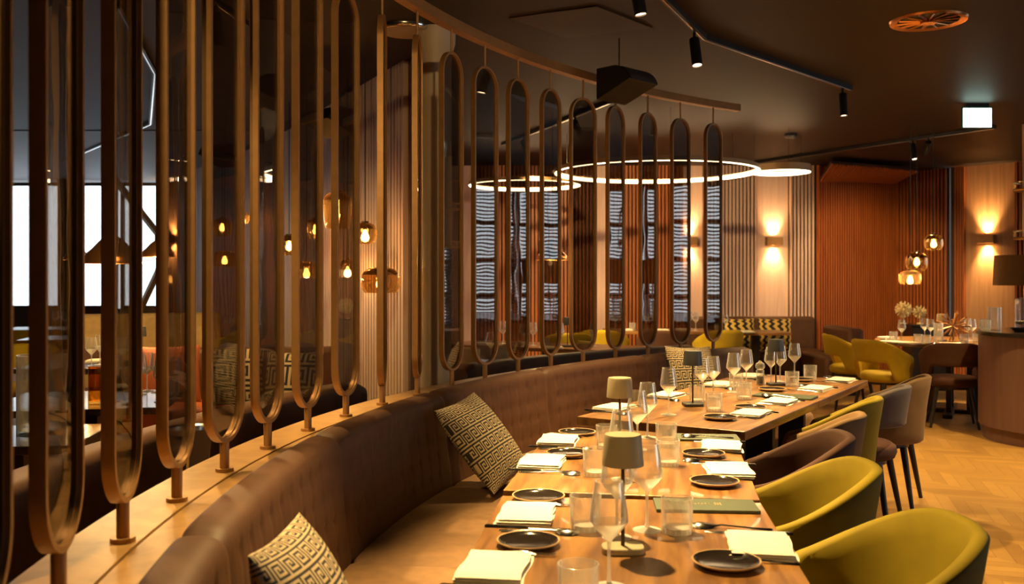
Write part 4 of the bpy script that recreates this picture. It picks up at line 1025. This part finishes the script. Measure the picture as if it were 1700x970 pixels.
pil(pil_yel, arc(140.6, 6.56, 0.70), R_(40), -14, 'beige pillow leaning on the far curved sofa beside the column')
pil(pil_str, (2.92, 11.98, 0.68), R_(4), -16, 'mustard and black zigzag pillow on the wall banquette, left one')
pil(pil_str, (3.36, 11.93, 0.68), R_(-6), -16, 'mustard and black zigzag pillow on the wall banquette, right one')
def small_table(c, rz, L, Wd, label, top='table', name='lounge_table', z=0.75):
    e = empty(name, (c[0], c[1], 0), rz, label, 'table')
    MB().box((0, 0, z-0.0175), (L, Wd, 0.035)).build('tabletop', M[top], e, smooth=0, bevel=0.003)
    MB().box((0, 0, z/2), (0.09, 0.09, z-0.07)).build('pedestal', M['black'], e, smooth=0, bevel=0.003)
    MB().box((0, 0, 0.012), (0.42, 0.42, 0.024)).build('foot_plate', M['black'], e, smooth=0, bevel=0.003); return e
small_table((-2.05, 3.86), R_(8), 0.62, 0.55, 'dark side table with a hurricane glass, nearest table of the lounge', 'stone')
small_table((-2.26, 5.00), R_(12), 0.85, 0.80, 'lounge table with an amber hurricane glass, behind the curved sofa', 'stone')
small_table((-3.30, 7.05), R_(6), 0.66, 0.68, 'lounge table with a small black lamp, middle of the lounge', 'blackwood')
small_table((-4.65, 10.3), R_(14), 1.3, 0.80, 'lounge table crowded with glasses before the windows', 'table')
small_table((-5.75, 12.2), R_(10), 1.6, 0.80, 'lounge table directly under the bright windows', 'table')
small_table((-3.42, 10.60), R_(30), 0.50, 0.45, 'small table beside the ribbed wall at the far end of the lounge', 'table')
small_table((0.35, 9.05), R_(-28), 2.0, 0.70, 'long dining table behind the far curved sofa', 'table')
small_table((1.85, 11.75), 0, 1.35, 0.75, 'dining table before the mahogany slats with white napkins', 'table')
small_table((2.98, 11.45), 0, 0.72, 0.62, 'small dining table in front of the zigzag pillows', 'table')
vase('hurricane_glass', (-1.965, 3.90, 0.75), 0.095, 0.33, M['tumbler'], 'large clear hurricane glass on the dark side table')
vase('glass_bowl', (-1.965, 3.90, 0.771), 0.080, 0.085, M['glass'], 'small clear glass inside the large hurricane glass', 'glass')
vase('hurricane_glass', P(160, 672), 0.040, 0.20, M['amberglass'], 'amber hurricane glass on the lounge table')
chair('yellow', (-4.35, 8.35), 160, 'chartreuse tub chair seen through the leftmost panels', 58)
chair('mauve', (-3.55, 7.75), 150, 'mauve brown tub chair in the middle of the lounge', 58)
chair('yellow', (-5.7, 11.0), 10, 'chartreuse tub chair at the table under the windows', 58)
chair('yellow', (0.60, 10.45), -8, 'chartreuse tub chair, leftmost before the mahogany slats', 58)
chair('yellow', (1.10, 11.05), 20, 'chartreuse tub chair left of the mauve chair behind the panels', 58)
chair('mauve', (1.76, 10.95), 4, 'mauve brown tub chair between two chartreuse chairs behind the panels', 58)
chair('yellow', (2.42, 11.0), -14, 'chartreuse tub chair right of the mauve chair behind the panels', 58)
def glassrow(lst, me, nm, cat, grp):
    for px, py, lab in lst: place(nm, me, P(px, py), random.uniform(0, 6), lab, cat, grp)
glassrow([(232, 656, 'wine glass at the front right of the lounge table with the amber glass'), (244, 650, 'wine glass beside the front right glass on the amber-glass table'), (290, 662, 'wine glass at the right edge of the amber-glass table'),
          (152, 612, 'wine glass leftmost on the lounge table with the black lamp'), (166, 606, 'wine glass second from the left on the table with the black lamp'), (203, 612, 'wine glass left of the small black lounge lamp'), (178, 603, 'wine glass behind the left pair on the table with the black lamp'), (219, 610, 'wine glass nearest the black lamp in the lounge'),
          (186, 668, 'wine glass in front of the napkin on the amber-glass table'), (214, 672, 'wine glass nearest the sofa on the amber-glass table'), (268, 668, 'wine glass front right corner of the amber-glass table'), (262, 652, 'wine glass back right corner of the amber-glass table'), (238, 562, 'wine glass at the front of the crowded window-side table'), (224, 557, 'wine glass at the right end of the crowded window-side table'), (198, 546, 'wine glass right end of the table under the windows'), (205, 543, 'wine glass back right of the table under the windows'), (145, 557, 'wine glass at the left of the crowded window-side table'), (158, 560, 'wine glass second from left on the crowded window-side table'), (196, 560, 'wine glass in the middle of the crowded window-side table'), (208, 556, 'wine glass at the right of the crowded window-side table'),
          (92, 546, 'wine glass leftmost on the table under the windows'), (101, 543, 'wine glass second on the table under the windows'), (108, 548, 'wine glass third on the table under the windows'), (116, 544, 'wine glass fourth on the table under the windows'), (123, 547, 'wine glass fifth on the table under the windows'),
          (375, 556, 'wine glass on the small table beside the ribbed wall, left one'), (388, 556, 'wine glass on the small table beside the ribbed wall, right one'),
          (869, 576, 'wine glass behind the panels, left one of the close pair'), (885, 574, 'wine glass behind the panels, right one of the close pair'), (835, 571, 'wine glass beside the beige pillow behind the panels'), (930, 577, 'wine glass left of the black lamp behind the panels'), (985, 575, 'wine glass right of the black lamp behind the panels'),
          (1021, 547, 'wine glass leftmost on the table before the mahogany slats'), (1073, 547, 'wine glass in the middle of the table before the mahogany slats'), (1146, 546, 'wine glass at the right of the table before the mahogany slats'), (1155, 549, 'wine glass next to the rightmost on the table before the mahogany slats'), (1204, 552, 'wine glass on the small table by the zigzag pillows')], wine, 'wine_glass', 'glass', 'stemmed wine glasses')
glassrow([(178, 650, 'tumbler beside the amber glass in the lounge'), (285, 656, 'tumbler at the right of the amber-glass table'), (191, 611, 'tumbler near the small black lounge lamp'), (176, 561, 'tumbler on the crowded window-side table'), (905, 577, 'tumbler between the glasses behind the panels'), (1192, 551, 'tumbler on the small table by the zigzag pillows'), (1050, 548, 'tumbler on the table before the mahogany slats')], tumb, 'tumbler', 'glass', 'cut glass tumblers')
for i, (px, py, rz, lab) in enumerate([(198, 645, 0.3, 'cream napkin on the lounge table with the amber glass'), (160, 601, 0.2, 'cream napkin on the lounge table with the black lamp'), (182, 556, 0.2, 'cream napkin on the crowded window-side table'), (800, 572, 0.5, 'cream napkin at the left end of the table behind the panels'),
        (915, 579, 0.5, 'cream napkin in the middle of the table behind the panels'), (1040, 549, 0, 'cream napkin at the left of the table before the mahogany slats'), (1100, 549, 0, 'cream napkin in the middle of the table before the mahogany slats'), (1133, 548, 0, 'cream napkin at the right of the table before the mahogany slats'), (1241, 552, 0, 'cream napkin on the small table by the zigzag pillows')]):
    place('napkin', nap[i % 4], P(px, py), rz, lab, 'napkin', 'folded napkins')
table_lamp(P(232, 604), M['lampblack'], 'small black table lamp in the middle of the lounge', False)
table_lamp(P(942, 576), M['lampblack'], 'small black table lamp on the table behind the panels', False)
# bottle cooler stand beside the sill
cs = empty('cooler_stand', (-1.15, 3.33, 0), 0, 'silver bottle cooler on a slim bronze stand beside the sill', 'stand')
MB().cyl(0.11, 0, 0.015, 28).build('base', M['bronze'], cs); MB().cyl(0.010, 0.015, 0.70, 12).build('pole', M['copper'], cs)
MB().lathe([(1e-4, 0.70), (0.05, 0.70), (0.07, 0.74), (0.082, 0.86), (0.088, 0.868), (0.078, 0.862), (0.066, 0.745), (0.048, 0.71), (1e-4, 0.71)], 32).build('bucket', M['steel'], cs)
# diagonal brace before the lounge windows
m = MB()
a_, b_, c_ = PD(187, 293.4, 14.25), PD(281, 412, 14.25), PD(186, 614.2, 14.25)
m.tube([a_, b_], 0.055, 4); m.tube([b_, c_], 0.055, 4); tag(m.build('diagonal_brace', M['housing'], smooth=0), 'bronze coloured diagonal steel brace in front of the lounge windows', 'brace')
# lounge ceiling lights
track([P(103, 269, CEIL-.03).xy, P(250, 206, CEIL-.03).xy, P(257, 122, CEIL-.03).xy, P(196, 12, CEIL-.03).xy], 'lighting track on the lounge ceiling seen between the left panels')
for px, py, dx, lab in [(107, 282, 0.55, 'leftmost recessed line light in the lounge ceiling'), (195, 286, 0.45, 'recessed line light above the copper dome'), (282, 265, 0.4, 'recessed line light in the lounge ceiling, upper one of the right pair'), (284, 284, 0.4, 'recessed line light in the lounge ceiling, lower one of the right pair')]:
    p = P(px, py, CEIL-0.004); ll = empty('line_light', p, 0, lab, 'ceiling light', 'recessed line lights')
    MB().box((0, 0, 0), (dx+0.02, 0.06, 0.006)).build('frame', M['black'], ll, smooth=0); MB().box((0, 0, -0.004), (dx, 0.04, 0.004)).build('diffuser', M['linear'], ll, smooth=0)
